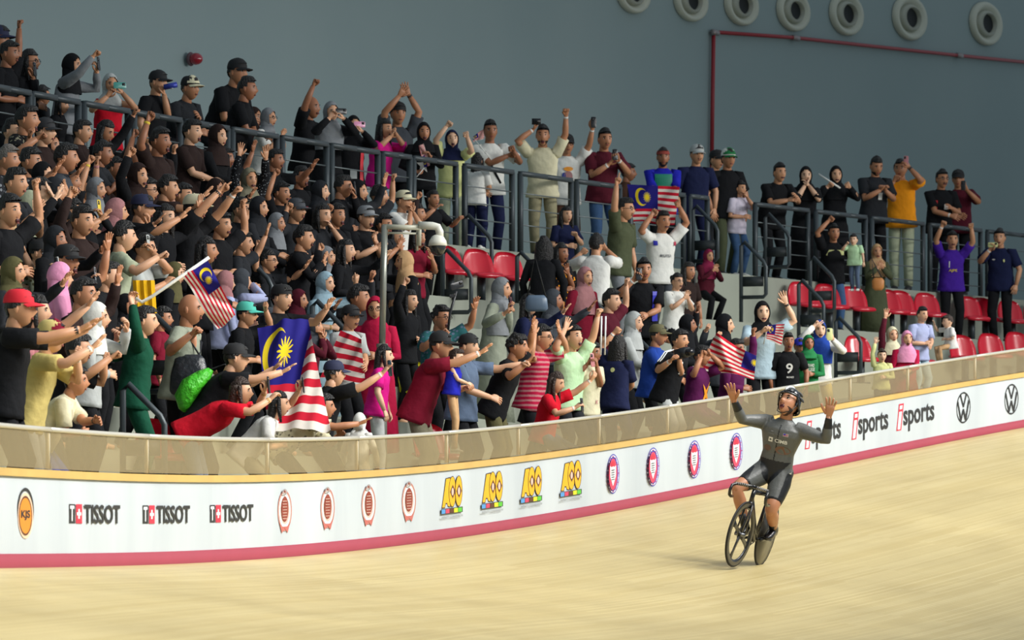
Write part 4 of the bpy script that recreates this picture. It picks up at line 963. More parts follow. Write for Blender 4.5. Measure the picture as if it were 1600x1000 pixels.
P(371, 113, 'grinning man in black cap leaning far forward at the top rail', 55, 1.86, 'black', head='cap', hcol='black', hands=('l', 'l'), row=-1, sk=2, lean=.45, mouth=2, o=6.5)
P(297, 138, 'man in cream and black cap and dark hoodie leaning on the top rail', 55, 1.78, 'coal', 'long', head='cap', hcol='black', panel='cream', hands=((318, 196, 'r', .8), 'l'), row=-1, sk=2, lean=.45, decal=(('Carhart', 'lgrey', .02, .3, .2, .05),))
pr31 = P(247, 129, 'man in black cap drinking from a blue and white can at the top rail', 62, 1.78, 'black', head='cap', hcol='black', hands=((262, 142, 'g'), 'd'), row=-1, sk=1)
pr = P(172, 133, 'woman in pale headscarf and red vest filming with a teal phone', 25, 1.62, 'red', 'none', head='scarf', hcol='lgrey', hands=((196, 140, 'g'), (178, 150, 'g')), row=-1, sk=1, scarf_long=.1)
ph(pr, 188, 130, 'teal phone held sideways by the red vest woman', (70, 150, 140), True)
pr = P(112, 103, 'woman in black headscarf and grey sweater with a fist and a phone up', 75, 1.66, 'grey', 'long', head='scarf', hands=((154, 84, 'f'), (160, 108, 'g')), row=-1, sk=1)
ph(pr, 166, 100, 'black phone held by the grey sweater woman at the top rail')
pr = P(46, 97, 'long haired woman with glasses in black at the top left holding a phone', 70, 1.66, 'black', 'long', head='long', hands=((62, 118, 'g'), 'f'), row=-1, sk=2, glasses=True)
ph(pr, 62, 110, 'dark phone held by the long haired woman with glasses')
P(14, 84, 'dark haired man at the top left with one fist straight up', 70, 1.72, 'black', head='short', hands=((32, 30, 'f'), 'f'), row=-1, sk=3)
P(-3, 62, 'person in dark cap cut by the top left edge', 70, 1.86, 'black', head='cap', hcol='navy', row=-1, sk=2, o=6.9)
P(97, 165, 'small dark haired child peering over the rail below the grey sweater', 65, 1.18, 'black', head='bob', row=-1, sk=1, o=5.9)
P(66, 150, 'person in dark jacket facing away behind the top left rail', 120, 1.5, 'coal', 'long', head='short', row=-1, sk=2, o=6.4)
# --- middle of the left stand
P(42, 187, 'shouting man in black batik shirt with clenched fists near the left edge', 76, 1.74, 'black', head='short', hands=((72, 218, 'f'), (58, 210, 'f')), mouth=1, sk=2, pat='batik', pat2='stone')
P(164, 206, 'long haired girl with lowered face and a fist up below the red vest', 66, 1.6, 'black', 'long', head='long', hands=((214, 173, 'f'), 'f'), pitch=-18, sk=2)
P(103, 247, 'short haired man in dark grey tee seen in sharp profile behind the rail', 88, 1.72, 'dgrey', head='short', sk=2)
P(134, 296, 'person raising both wristbanded hands together in the left stand', 70, 1.66, 'black', head='short', hands=((148, 220, 'f', .98), (156, 226, 'f', .95)), sk=1, bands=dict(a='yellow', b='rose'))
P(66, 274, 'woman in black headscarf touching her chin near the left edge', 72, 1.58, 'black', 'long', head='scarf', hands=('m', 'f'), sk=0, mouth=2)
P(181, 264, 'boy in dark tee pointing a finger upward in the left stand', 62, 1.5, 'dbrown', head='short', hands=((206, 278, 'p'), 'f'), sk=3)
P(12, 250, 'grey haired man in patterned batik cut by the left edge', 74, 1.7, 'coal', head='short', hcol=2, hands=('e', 'f'), pat='batik', pat2='grey', sk=2)
P(47, 253, 'bearded man in dark patterned shirt beside the black headscarf', 78, 1.7, 'coal', head='short', beard=True, pat='dots', pat2='stone', sk=2, hands=('e', 'd'))
P(250, 221, 'shouting man in dark brown shirt with a yellow band on his raised arm', 62, 1.76, 'dbrown', head='short', hands=((233, 180, 'f'), 'd'), mouth=1, sk=3, bands=dict(a='yellow', b='yellow'))
P(45, 320, 'woman in sage green headscarf facing right in the left stand', 80, 1.58, 'black', 'long', head='scarf', hcol='sage', hands=('f', 'l'), sk=0)
P(62, 302, 'pale man in black jacket with white cuffs clapping', 84, 1.68, 'black', 'long', head='short', hands=((98, 306, 'o'), (92, 300, 'o')), sk=4, bands=dict(a='white', b='white'))
P(110, 331, 'shouting person in black tee with a camera strap and arms raised', 70, 1.66, 'black', head='curly', hands=((106, 292, 'o'), 'e'), mouth=1, sk=1)
P(150, 297, 'woman in black and white patterned headscarf in the left stand', 66, 1.56, 'black', 'long', head='scarf', hcol='grey', sk=1)
P(181, 332, 'woman in dusty rose headscarf turned away in the left stand', 100, 1.58, 'black', 'long', head='scarf', hcol='dusty', sk=1, hands=('e', 'f'))
pr = P(138, 350, 'woman in black headscarf holding up a yellow phone', 70, 1.58, 'black', 'long', head='scarf', hands=((163, 330, 'g'), 'f'), sk=1)
ph(pr, 163, 320, 'yellow phone held up in the left stand', 'yellow')
P(230, 298, 'man with glasses in black looking right below the brown shirt man', 78, 1.68, 'black', head='short', glasses=True, sk=1)
P(262, 294, 'young man in profile with an open collar in the left stand', 82, 1.68, 'dbrown', head='short', sk=1, mouth=2, hands=('f', 'e'))
pr = P(316, 250, 'shouting boy in grey-blue tee with phones in both raised hands', 50, 1.58, 'coal', head='short', hands=((297, 246, 'g'), (340, 250, 'g')), mouth=1, sk=2, decal=((ell2d(), 'dgrey', 0, .3, .14, .2),))
ph(pr, 297, 236, 'pink phone in the left hand of the shouting boy', 'rose'); ph(pr, 342, 238, 'dark phone in the right hand of the shouting boy', 'coal')
P(389, 281, 'woman in dark headscarf with olive scarf and sequin sleeves, both arms up', 38, 1.58, 'black', 'long', head='scarf', hcol='stone', hands=((375, 230, 'o'), (418, 240, 'o')), mouth=2, sk=1, pat='dots', pat2='grey', scarf_long=.34)
P(377, 328, 'shouting man in black with shiny glasses and hand spread', 60, 1.7, 'black', head='short', glasses=True, hands=((394, 342, 'o'), 'f'), mouth=1, sk=1)
P(304, 326, 'man in cream cap thrusting two bare arms up to point', 70, 1.74, 'black', head='cap', hcol='cream', hands=((360, 280, 'p'), (374, 296, 'f')), sk=1, bands=dict(a='black', b='white'), fat=1.1)
pr = P(222, 326, 'man in dark cap reaching forward with a phone in the left stand', 80, 1.7, 'black', head='cap', hcol='navy', hands=((244, 348, 'g'), 'e'), sk=1)
P(193, 370, 'man in sage tee with black strap seen from behind, one arm forward', 98, 1.74, 'sage', head='short', hands=((260, 402, 'f'), 'd'), sk=0, fat=1.08)
pr24m = P(226, 388, 'man with glasses in pale sage tee filming beside a yellow banner', 70, 1.68, 'lgrey', head='short', glasses=True, hands=((244, 386, 'g'), 'k'), sk=1)
ph(pr24m, 244, 376, 'silver phone held by the man in pale sage tee', 'lgrey')
P(15, 368, 'older man in beige cap with a hand on his mouth at left edge', 82, 1.72, 'coal', head='cap', hcol='tan', hands=('m', 'f'), sk=0, glasses=True)
pr = P(62, 396, 'person in black cap and sage patterned sleeves holding a phone', 72, 1.64, 'sage', 'long', head='cap', hcol='black', hands=((70, 420, 'g'), 'f'), sk=0, pat='batik', pat2='moss')
ph(pr, 70, 408, 'dark phone held by the person in sage patterned sleeves')
pr = P(93, 434, 'woman in light pink headscarf holding up a white-cased phone', 110, 1.56, 'pink', 'long', head='scarf', hcol='pink', hands=((84, 418, 'g'), 'f'), sk=0)
ph(pr, 84, 406, 'phone in a white case in front of the light pink headscarf', 'white')
pr = P(170, 432, 'boy in black profile holding a phone below the sage tee man', 84, 1.56, 'black', head='short', hands=((143, 438, 'g'), 'f'), sk=0)
ph(pr, 141, 428, 'silver phone held low by the boy in black', 'grey')
P(58, 487, 'dark haired woman in pink top stretching a big open hand out', 78, 1.6, 'rose', head='bob', hands=((160, 464, 'o', .99), 'f'), sk=0)
P(150, 497, 'woman in white dotted headscarf among the outstretched left arms', 88, 1.54, 'lgrey', 'long', head='scarf', hcol='white', sk=0, hands=('h', 'f'))
P(272, 429, 'woman in dark olive headscarf and black robe in profile', 85, 1.58, 'black', 'long', head='scarf', hcol='moss', robe=True, sk=0)
P(352, 442, 'woman in grey-pink headscarf facing away behind the flag on the pole', 120, 1.58, 'lilac', 'long', head='scarf', hcol='dusty', sk=0)
P(377, 439, 'woman in dark grey headscarf with a lilac sleeve and hand raised', 115, 1.58, 'lilac', 'long', head='scarf', hcol='dgrey', hands=((393, 434, 'o'), 'f'), sk=0)
P(419, 408, 'woman with glasses and tied hair in dark tee raising a fist', 72, 1.6, 'coal', head='bun', glasses=True, hands=((402, 380, 'f'), 'e'), sk=1, mouth=2)
P(385, 491, 'man in turquoise cap and black tee with glasses, arm forward', 78, 1.68, 'black', head='cap', hcol='aqua', glasses=True, hands=((422, 478, 'f'), 'f'), sk=1)
pr36 = P(297, 484, 'bald man in pale grey-green tee with bag strap and clasped hands', 76, 1.70, 'grob', head='bald', hands=((314, 524, 'f'), (306, 528, 'f')), sk=2, lean=.12, row=6, fat=1.1)
P(254, 498, 'boy in faded maroon tee beside the pale grey-green tee', 80, 1.34, 'maroon', head='short', sk=2, decal=((ell2d(), 'white', 0, .25, .1, .1),))
pr = P(461, 413, 'shouting woman in black headscarf and purple-black top with a red phone', 52, 1.60, 'black', 'mid', head='scarf', hands=((446, 436, 'g'), (456, 446, 'f')), mouth=1, sk=1, scarf_long=.3)
ph(pr, 444, 426, 'red phone held by the shouting black headscarf woman', 'red')
P(509, 403, 'woman in light grey headscarf with one black sleeve and fist up', 70, 1.56, 'black', 'long', head='scarf', hcol='grey', hands=((500, 384, 'f'), 'f'), sk=1)
P(508, 444, 'woman in pale blue headscarf and dress pointing right', 60, 1.60, 'lblue', 'mid', head='scarf', hcol='lblue', hands=((564, 437, 'p'), 'f'), robe=True, sk=0, scarf_long=.24, bands=dict(a='gold'))
P(632, 410, 'woman in tan headscarf and black robe turned to the left', -70, 1.64, 'black', 'long', head='scarf', hcol='tan', hands=((598, 404, 'o'), 'f'), robe=True, sk=1, mouth=2, scarf_long=.2)
pr42 = P(548, 496, 'boy in black cap and pale tee with a striped flag wrapped around him', 48, 1.52, 'lgrey', head='cap', hcol='black', hands=('l', 'f'), sk=1, mouth=2)
P(586, 484, 'woman with glasses in crimson headscarf and crimson robe', 0, 1.56, 'crimson', 'long', head='scarf', hcol='crimson', glasses=True, robe=True, hands=('f', 'f'), sk=1, scarf_long=.28)
P(489, 510, 'girl in speckled grey headscarf cupping her hands to her mouth', 72, 1.52, 'wine', 'long', head='scarf', hcol='dgrey', hands=('m', 'm'), sk=1)
P(600, 556, 'black haired girl in pink shirt behind the steel pole', 85, 1.24, 'magenta', head='bob', sk=4, o=.95, row=6, bot='lgrey')
P(470, 277, 'man in black tee with a red printed word shouting at the wall foot', 55, 1.74, 'black', head='short', mouth=1, sk=3, decal=((rect2d(), 'red', .02, .30, .15, .03),), row=0)
pr = P(536, 292, 'man in dark jacket in profile filming below the red sash', 80, 1.68, 'black', 'long', head='short', hands=((562, 304, 'g'), 'f'), sk=2)
ph(pr, 560, 296, 'black phone held by the man in dark jacket')
P(463, 329, 'man in grey cap and black hoodie with a fist by his face', 58, 1.70, 'coal', 'long', head='cap', hcol='dgrey', hands=((451, 322, 'f'), 'f'), sk=1)
P(526, 337, 'red faced shouting man in black polo with a fist raised', 50, 1.72, 'black', head='short', hands=((513, 324, 'f'), 'f'), mouth=1, sk=2, collar='coal', decal=((ell2d(), 'lgrey', .07, .36, .02, .03),))
P(572, 340, 'shouting man in grey cap and black sports tee with white logo', 45, 1.72, 'black', head='cap', hcol='grey', hands=((588, 380, 'g'), 'k'), mouth=1, sk=0, decal=((poly2d([(0, .6), (.5, .5), (1, 1), (.8, .4), (.9, 0), (.6, .3), (.2, .1), (.3, .4)]), 'white', .02, .36, .05, .04),), fat=1.08)
P(504, 337, 'woman with a round face peeking between the two shouting men', 50, 1.56, 'coal', head='bob', sk=0, hands=('m', 'f'))
P(631, 314, 'woman in beige cap with both hands pressed to her cheeks', 55, 1.58, 'white', 'tee', head='cap', hcol='cream', hands=('m', 'm'), sk=1)
P(618, 372, 'young woman in black top behind the steel frame, head tilted', 60, 1.56, 'black', head='bob', sk=1, mouth=2)
P(653, 372, 'shouting woman in maroon top beside the white dome camera', 50, 1.56, 'maroon', head='bob', sk=2, mouth=1, hands=('c', 'f'))
P(677, 311, 'girl in black tee biting her hand and gripping the stair rail', 40, 1.42, 'black', head='bun', hands=((686, 326, 'r'), (724, 344, 'f')), sk=2)
pr55 = P(689, 497, 'shouting man with glasses in teal shirt holding a selfie stick', 50, 1.64, 'teal', head='curly', glasses=True, hands=((748, 476, 'o'), (698, 522, 'f')), mouth=1, sk=2, pat='batik', pat2='denim')
pr = P(783, 453, 'woman in grey headscarf and long grey robe standing with a phone', 72, 1.62, 'grob', 'long', head='scarf', hcol='grey', hands=((804, 490, 'g'), (796, 496, 'g')), robe=True, sk=1, scarf_long=.34)
ph(pr, 806, 486, 'dark phone held by the woman in long grey robe', 'wine')
P(877, 396, 'girl with a headband in black top with orange collar, hands open', 48, 1.56, 'black', head='long', hands=((888, 432, 'o'), 'f'), sk=3, pat='batik', pat2='orange', collar='orange', mouth=2)
P(885, 336, 'long haired girl in navy and white top at the wall foot', 30, 1.52, 'navy', head='long', hands=('k', 'f'), sk=0)
P(977, 327, 'man in olive tee and grey trousers pointing one arm straight up', 62, 1.78, 'olive', head='short', hands=((963, 282, 'p'), 'd'), sk=1, bot='grey', glasses=True)
pr60 = P(1036, 346, 'man in white cycling jersey holding a flag up behind his head', 30, 1.70, 'white', head='short', hands=((1062, 316, 'f'), (1018, 330, 'f')), sk=2, mouth=2, bot='dgrey', decal=(('MALAYSIA', 'dgrey', .0, .24, .17, .04), (rect2d(), 'crimson', .15, .40, .05, .05), (rect2d(), 'royal', -.15, .40, .05, .06)))
P(932, 382, 'person in white tee seen from behind with hands on the head', 165, 1.66, 'white', head='short', hands=((908, 386, 'f'), (946, 380, 'f')), sk=1)
pr62 = P(1006, 422, 'man in black and blue tee hiding behind the phone he films with', 12, 1.66, 'black', head='short', hands=((994, 432, 'g'), 'l'), sk=2, decal=((rect2d(), 'royal', .13, .25, .08, .36),), bands=dict(a='white'), row=4)
ph(pr62, 996, 420, 'black phone with a camera block held by the black and blue tee man', 'coal')
P(1003, 452, 'small boy in red tee sitting on the lap of the filming man', 55, .92, 'red', head='short', row=4, o=2.45, dz=.36, sk=0, hk=1.3, decal=((rect2d(), 'white', 0, .3, .16, .07),), bot='lgrey', hands=('l', 'f'))
P(1058, 440, 'woman with glasses in white tee pressing her palms together', 40, 1.50, 'white', head='bun', glasses=True, hands=('c', 'c'), sk=0, mouth=2, fat=1.1)
P(1076, 424, 'dark haired woman in black behind the white tee woman', 45, 1.52, 'dbrown', head='long', sk=2)
P(1107, 401, 'clapping woman in maroon headscarf seated in black and maroon', 35, 1.34, 'wine', 'long', head='scarf', hcol=(140, 40, 74), hands=('c', 'c'), sk=1, scarf_long=.26, row=0, bot='black')
P(914, 434, 'woman in rose headscarf and maroon dress laughing', 45, 1.52, 'maroon', 'long', head='scarf', hcol='dusty', robe=True, mouth=2, sk=1, scarf_long=.3)
P(850, 386, 'person with long black hair in black seen from behind with a bag', 170, 1.64, 'black', 'long', head='long', sk=1)
pr69 = P(1303, 364, 'man in black tee with yellow chest band, fist up, carrying a child', 15, 1.72, 'black', head='short', hands=((1295, 340, 'f'), (1338, 404, 'r')), sk=2, bot='jean', row=0, decal=((poly2d([(0, 0), (1, .1), (1, .9), (.85, 1), (.15, 1)]), 'lemon', 0, .37, .3, .09),))
P(1334, 375, 'toddler in mint top carried on the arm of the yellow chest band man', -20, .80, 'mint', head='short', row=0, o=4.78, dz=.60, sk=4, hk=1.4, hands=((1322, 382, 'f'), 'd'), bot='denim', shoes='white', fat=1.25)
P(1370, 394, 'smiling woman in tan headscarf and olive dress clapping', 12, 1.58, 'olive', 'long', head='scarf', hcol='tan', hands=('c', 'c'), sk=1, robe=True, row=0, mouth=2, scarf_long=.26)
P(1488, 375, 'young man in purple jersey with both fists raised', 5, 1.72, 'purple', head='short', hands=((1470, 348, 'f', .95), (1517, 352, 'f', .95)), sk=1, row=0, mouth=2, collar='yellow', bands=dict(a='white'), decal=(('AJPE', 'yellow', .0, .2, .14, .05), ('I', 'white', -.06, .3, .015, .1)))
pr = P(1562, 372, 'man in navy polo and black trousers filming sideways with a phone', -15, 1.76, 'navy', head='short', hands=((1544, 392, 'g'), 'd'), sk=1, row=0, mouth=2, collar='navy', decal=((ell2d(), 'lemon', .08, .34, .025, .05), (ell2d(), 'white', -.08, .36, .05, .02)), bands=dict(a='white'))
ph(pr, 1542, 382, 'yellow and white phone held sideways by the navy polo man', 'lemon', True)
# --- more of the packed left stand
FILL = [(20, 206, 'short', 'coal', 'man in dark tee just left of the shouting batik man'), (78, 228, 'scarf', 'black', 'woman in black headscarf under the batik man fists'), (128, 346, 'short', 'black', 'dark haired man behind the yellow phone'), (86, 376, 'scarf', 'coal', 'woman in charcoal headscarf below the camera strap person'),
        (206, 246, 'short', 'black', 'man with dark hair left of the brown shirt man'), (286, 306, 'short', 'coal', 'dark haired man under the boy with two phones'), (336, 296, 'scarf', 'dbrown', 'woman in dark brown headscarf beside the pointing hand'), (346, 352, 'short', 'black', 'man in black right below the two pointing arms'),
        (322, 392, 'long', 'black', 'long haired woman above the flag pole tip'), (286, 372, 'scarf', 'black', 'woman in black headscarf above the pole with open hands up'), (440, 302, 'short', 'coal', 'man in charcoal left of the red printed word'), (432, 350, 'scarf', 'grey', 'woman in grey headscarf behind the grey cap fist'),
        (474, 372, 'short', 'black', 'dark haired man above the shouting black headscarf'), (540, 392, 'long', 'dbrown', 'long haired woman below the red faced man'), (560, 300, 'scarf', 'black', 'woman in black headscarf under the magenta shirt hem'), (592, 306, 'short', 'coal', 'man in charcoal beside the pale jeans'),
        (440, 466, 'capb', 'black', 'man in backward black cap left of the pale blue dress'), (466, 470, 'scarf', 'wine', 'woman in wine headscarf left of the pale blue dress'), (560, 466, 'short', 'coal', 'boy in charcoal behind the black cap boy'),
        (652, 334, 'long', 'black', 'long haired girl between beige cap and stair'), (24, 286, 'short', 'black', 'man in black at left edge above the sage headscarf'), (20, 140, 'scarf', 'black', 'woman in black headscarf at left edge below the raised fist'), (70, 206, 'cap', 'coal', 'man in charcoal cap right of the batik man'),
        (128, 206, 'short', 'black', 'dark haired man left of the long haired girl'), (215, 276, 'scarf', 'dbrown', 'woman in brown headscarf under the brown shirt elbow'), (110, 284, 'long', 'black', 'long haired woman left of the wristbanded hands'), (14, 330, 'short', 'coal', 'man in charcoal at left edge above the beige cap'),
        (104, 408, 'cap', 'black', 'man in black cap behind the light pink headscarf'), (20, 426, 'scarf', 'moss', 'woman in moss headscarf between beige cap and red cap'), (130, 460, 'short', 'coal', 'man in charcoal behind the big open hand'), (196, 480, 'scarf', 'black', 'woman in black headscarf left of the green jacket'),
        (258, 340, 'long', 'black', 'long haired woman right of the dark cap man'), (404, 326, 'scarf', 'coal', 'woman in charcoal headscarf right of the shiny glasses'), (352, 248, 'short', 'black', 'dark haired man right of the boy with two phones'),
        (430, 250, 'short', 'coal', 'man in charcoal under the clapping white tee woman'), (200, 300, 'short', 'black', 'dark haired man left of the man with glasses'), (600, 352, 'short', 'black', 'man in black left of the steel pole top'), (420, 500, 'scarf', 'dgrey', 'woman in slate headscarf behind the big draped flag'),
        (500, 300, 'scarf', 'coal', 'woman in charcoal headscarf right of the red printed word'), (160, 240, 'short', 'black', 'boy in black above the pointing boy'), (300, 206, 'short', 'black', 'man in black below the cream cap at the rail'), (340, 214, 'scarf', 'dbrown', 'woman in brown headscarf below the leaning black caps'),
        (84, 300, 'scarf', 'coal', 'woman in charcoal headscarf behind the clapping white cuffs'), (640, 470, 'long', 'black', 'long haired woman behind the black robe'), (246, 262, 'short', 'dbrown', 'man in brown beneath the yellow wristband man'), (380, 380, 'short', 'coal', 'man in charcoal above the grey-pink headscarf'),
        (955, 470, 'short', 'wine', 'man in wine tee behind the clenched fist with ribbons'), (1150, 546, 'short', 'plum', 'person in plum top right of the striped flag'), (990, 505, 'scarf', 'lgrey', 'woman in pale grey headscarf behind the navy tee'), (1074, 508, 'scarf', 'black', 'woman in black headscarf behind the three-stripe man'),
        (826, 476, 'long', 'navy', 'long haired woman in navy beside the grey robe'), (864, 470, 'scarf', 'dgrey', 'woman in slate headscarf above the curly haired man')]
rf = random.Random(42)
for x, y, hd, col, lab in FILL:
    fem = hd in ('scarf', 'long')
    hs = rf.choice([('f', 'l'), ('e', 'f'), ('c', 'c'), ('u', 'f'), ('w', 'f'), ('f', 'u')]) if y > 230 else ('f', 'l')
    P(x, y, lab, rf.choice([58, 66, 72, 80]), 1.58 if fem else 1.70, rf.choice(['black', 'coal', 'black', 'dbrown']) if x < 680 else col, 'long' if fem or rf.random() < .3 else 'tee', head=hd, hcol=col if hd in ('scarf', 'cap', 'capb') else None, hands=hs, mouth=rf.choice([0, 1, 2, 0]), lean=.1)

# ------------------------------------------------------------------ flags
def flag_mat():
    m, nt, b = new_mat('striped_flag'); N = nt.nodes.new; L = nt.links.new
    def mth(op, a, c=None, d=None):
        n = N('ShaderNodeMath'); n.operation = op
        for i, q in enumerate((a, c, d)):
            if q is None: continue
            if isinstance(q, (int, float)): n.inputs[i].default_value = q
            else: L(q, n.inputs[i])
        return n.outputs[0]
    uv = N('ShaderNodeUVMap'); sp = N('ShaderNodeSeparateXYZ'); L(uv.outputs[0], sp.inputs[0]); u, v = sp.outputs[0], sp.outputs[1]
    st = mth('LESS_THAN', mth('MODULO', mth('MULTIPLY', mth('SUBTRACT', 1, v), 14), 2), 1)        # red stripes from the top
    can = mth('MULTIPLY', mth('LESS_THAN', u, .5), mth('GREATER_THAN', v, 6 / 14))
    x = mth('MULTIPLY', u, 2.0); y = v                                                        # flag is 2 x 1
    def rad(cx, cy): return mth('SQRT', mth('ADD', mth('POWER', mth('SUBTRACT', x, cx), 2), mth('POWER', mth('SUBTRACT', y, cy), 2)))
    cres = mth('MULTIPLY', mth('LESS_THAN', rad(.43, .715), .215), mth('GREATER_THAN', rad(.49, .715), .178))
    ang = mth('ARCTAN2', mth('SUBTRACT', y, .715), mth('SUBTRACT', x, .62))
    star = mth('LESS_THAN', rad(.62, .715), mth('ADD', .098, mth('MULTIPLY', mth('COSINE', mth('MULTIPLY', ang, 14)), .038)))
    yel = mth('MAXIMUM', cres, star)
    def mix(f, a, c):
        n = N('ShaderNodeMix'); n.data_type = 'RGBA'; L(f, n.inputs['Factor'])
        for key, q in (('A', a), ('B', c)):
            if isinstance(q, tuple): n.inputs[key].default_value = q
            else: L(q, n.inputs[key])
        return n.outputs['Result']
    c1 = mix(st, srgb((222, 214, 204)) + (1,), srgb((196, 30, 52)) + (1,))
    c2 = mix(yel, srgb((36, 32, 120)) + (1,), srgb((232, 204, 40)) + (1,))
    L(mix(can, c1, c2), b.inputs['Base Color']); b.inputs['Roughness'].default_value = .8; b.inputs['Specular IOR Level'].default_value = .15
    return m
FLAG = flag_mat()
def flag(corners, label, nu=26, nv=16, wave=.03, waves=3.0, sag=0.0, ph_=0.0, uv=((0, 1), (1, 1), (1, 0), (0, 0)), diag=0.6):
    """corners: places of hoist-top, fly-top, fly-foot, hoist-foot"""
    c = [np.asarray(q, float) for q in corners]; vs, uvs = [], []
    nrm = unit(np.cross(c[1] - c[0], c[3] - c[0]))
    for j in range(nv + 1):
        for i in range(nu + 1):
            u, w = i / nu, j / nv
            p = (c[0] * (1 - u) + c[1] * u) * (1 - w) + (c[3] * (1 - u) + c[2] * u) * w
            q = 2 * math.pi * waves * (u + diag * w) + ph_
            p = p + nrm * wave * (math.sin(q) + .4 * math.sin(2.3 * q + 1)) * min(1, .3 + u) - V(0, 0, sag * 4 * u * (1 - u) * (1 - .5 * w))
            p = p + V(0, 0, wave * .4 * math.sin(q * .7 + 2) * w)
            vs.append(p)
            a = np.array(uv[0]) * (1 - u) * (1 - w) + np.array(uv[1]) * u * (1 - w) + np.array(uv[2]) * u * w + np.array(uv[3]) * (1 - u) * w
            uvs.append(a)
    fs = [(j * (nu + 1) + i, j * (nu + 1) + i + 1, (j + 1) * (nu + 1) + i + 1, (j + 1) * (nu + 1) + i) for j in range(nv) for i in range(nu)]
    mb = MB(); mb.add(vs, fs); o = mb.build('flag', FLAG, loc=c[0])
    ul = o.data.uv_layers.new(name='UVMap')
    for p in o.data.polygons:
        for li in p.loop_indices: ul.data[li].uv = uvs[o.data.loops[li].vertex_index]
    tag(o, label, 'flag', 'red and white striped national flags'); return o
def near(pr, px, py, dy=0.0):            # a place in the plane of a person, dy metres nearer the hall
    d = pr['Hc'][1] - dy; return at(px, py, F_PX / d)
def pole(pts, label, r=.012, name='flag_pole', col='white'):
    mb = MB(); tube(mb, pts, r, 8); o = mb.build(name, mat('pole_%s' % col, cc(col), .4), loc=pts[0]); tag(o, label, 'pole' if name == 'flag_pole' else 'stick'); return o
A_s = 186
pole([at(212, 466, A_s), at(222, 472, A_s), at(238, 463, A_s), at(327, 402, A_s)], 'long white bent flag pole held out over the left stand', .014)
flag([at(322, 402, A_s), at(368, 492, A_s), at(340, 516, A_s), at(283, 430, A_s)], 'striped flag hanging from the long white pole', wave=.035, waves=1.6)
b_ = near(pr42, 548, 560, .28)
flag([at(402, 512, 166), at(480, 494, 166), at(516, 668, 168), at(420, 676, 168)], 'big crumpled flag with blue corner and yellow crescent draped behind the red tee woman', 40, 30, wave=.045, waves=1.3, uv=((.05, .98), (.42, 1), (.95, .0), (.2, 0)), diag=.8)
flag([near(pr42, 532, 516, .22), near(pr42, 565, 530, .26), near(pr42, 570, 598, .26), near(pr42, 500, 590, .24)], 'striped flag wrapped around the boy in black cap', wave=.025, waves=1.5, uv=((.55, 1), (1, 1), (1, .35), (.5, .35)))
flag([near(pr60, 980, 288, -.12), near(pr60, 1062, 292, -.1), near(pr60, 1054, 352, -.14), near(pr60, 990, 346, -.16)], 'flag held up behind the head of the white cycling jersey man', wave=.03, waves=1.6, uv=((0, 1), (.85, 1), (.85, .1), (0, .1)))
flag([at(1182, 556, 133), at(1120, 520, 133), at(1092, 574, 133), at(1178, 592, 133)], 'crumpled striped flag held over the screen by the plum jersey', wave=.05, waves=1.4, uv=((.3, 1), (1, 1), (1, 0), (.3, .1)), sag=.02)
def hand_flag(p0, p1, top, fly, foot, label, plabel):
    pole([p0, p1], plabel, .006); flag([p1, top, fly, foot], label, 14, 8, .012, 1.5)
hand_flag(near(pr24, 1193, 538, .3), near(pr24, 1200, 508, .3), near(pr24, 1226, 506, .32), near(pr24, 1221, 540, .32), near(pr24, 1197, 530, .31), 'small hand flag held by the waving woman in pale blue', 'thin stick of the hand flag of the waving woman')
hand_flag(near(pr20c, 648, 280, .25), near(pr20c, 663, 262, .25), near(pr20c, 654, 228, .25), near(pr20c, 662, 224, .25), near(pr20c, 672, 258, .25), 'small hand flag in front of the white star top', 'thin stick of the flag in front of the white star top')
hand_flag(near(pr18, 768, 250, .3), near(pr18, 738, 214, .3), near(pr18, 755, 202, .3), near(pr18, 757, 216, .3), near(pr18, 740, 222, .3), 'tiny hand flag beside the face of the white polo man', 'thin stick of the flag of the white polo man')
# --- other carried things
pole([near(pr5, 1279, 272, .25), near(pr5, 1313, 294, .3)], 'white noise stick held by the black headscarf woman', .014, 'noise_stick')
pole([near(pr55, 700, 516, .2), near(pr55, 703, 490, .2), near(pr55, 713, 455, .22)], 'black selfie stick of the teal shirt man', .014, 'selfie_stick', 'coal')
phone_at(near(pr55, 714, 446, .24), V(.5, -1, 0), V(1, .2, .3), 'phone on top of the selfie stick', 'coal')
phone_at(near(pr55, 707, 462, .24), V(.5, -1, 0), V(1, .2, .3), 'small remote clamp plate below the selfie stick phone', 'black', .5)
c = near(pr16c, 838, 190, .12); mb = MB(); obox(mb, c, V(1, 0, 0), V(0, 1, 0), V(0, 0, 1), .06, .03, .04); o = mb.build('camera', mat('cam_black', (26, 28, 32), .4), loc=c); tag(o, 'small black camera held up by the cream tee man', 'camera')
mb = MB(); tube(mb, [c + V(.01, -.02, 0), c + V(.01, -.07, 0)], .03, 12); mb.build('lens', mat('phone_lens', (20, 20, 24), .2), o, loc=c)
c = near(pr20, 1066, 552, .34); mb = MB(); obox(mb, c, unit(V(.7, -.7, .2)), unit(V(.7, .7, 0)), unit(V(-.1, .1, 1)), .08, .05, .055); o = mb.build('camera', mat('cam_black', (26, 28, 32), .4), loc=c); tag(o, 'black camera held by the three-stripe tee man', 'camera')
mb = MB(); tube(mb, [c, c + unit(V(.7, -.7, .1)) * .16], .04, 14); mb.build('lens', mat('phone_lens', (20, 20, 24), .2), o, loc=c)
c = near(pr31, 266, 135, .2); mb = MB(); tube(mb, [c + V(-.07, 0, -.01), c + V(.08, -.02, .02)], .033, 14); o = mb.build('drink_can', mat('can_blue', (58, 72, 170), .25, .3), loc=c); tag(o, 'blue and white can at the lips of the black cap man', 'can')
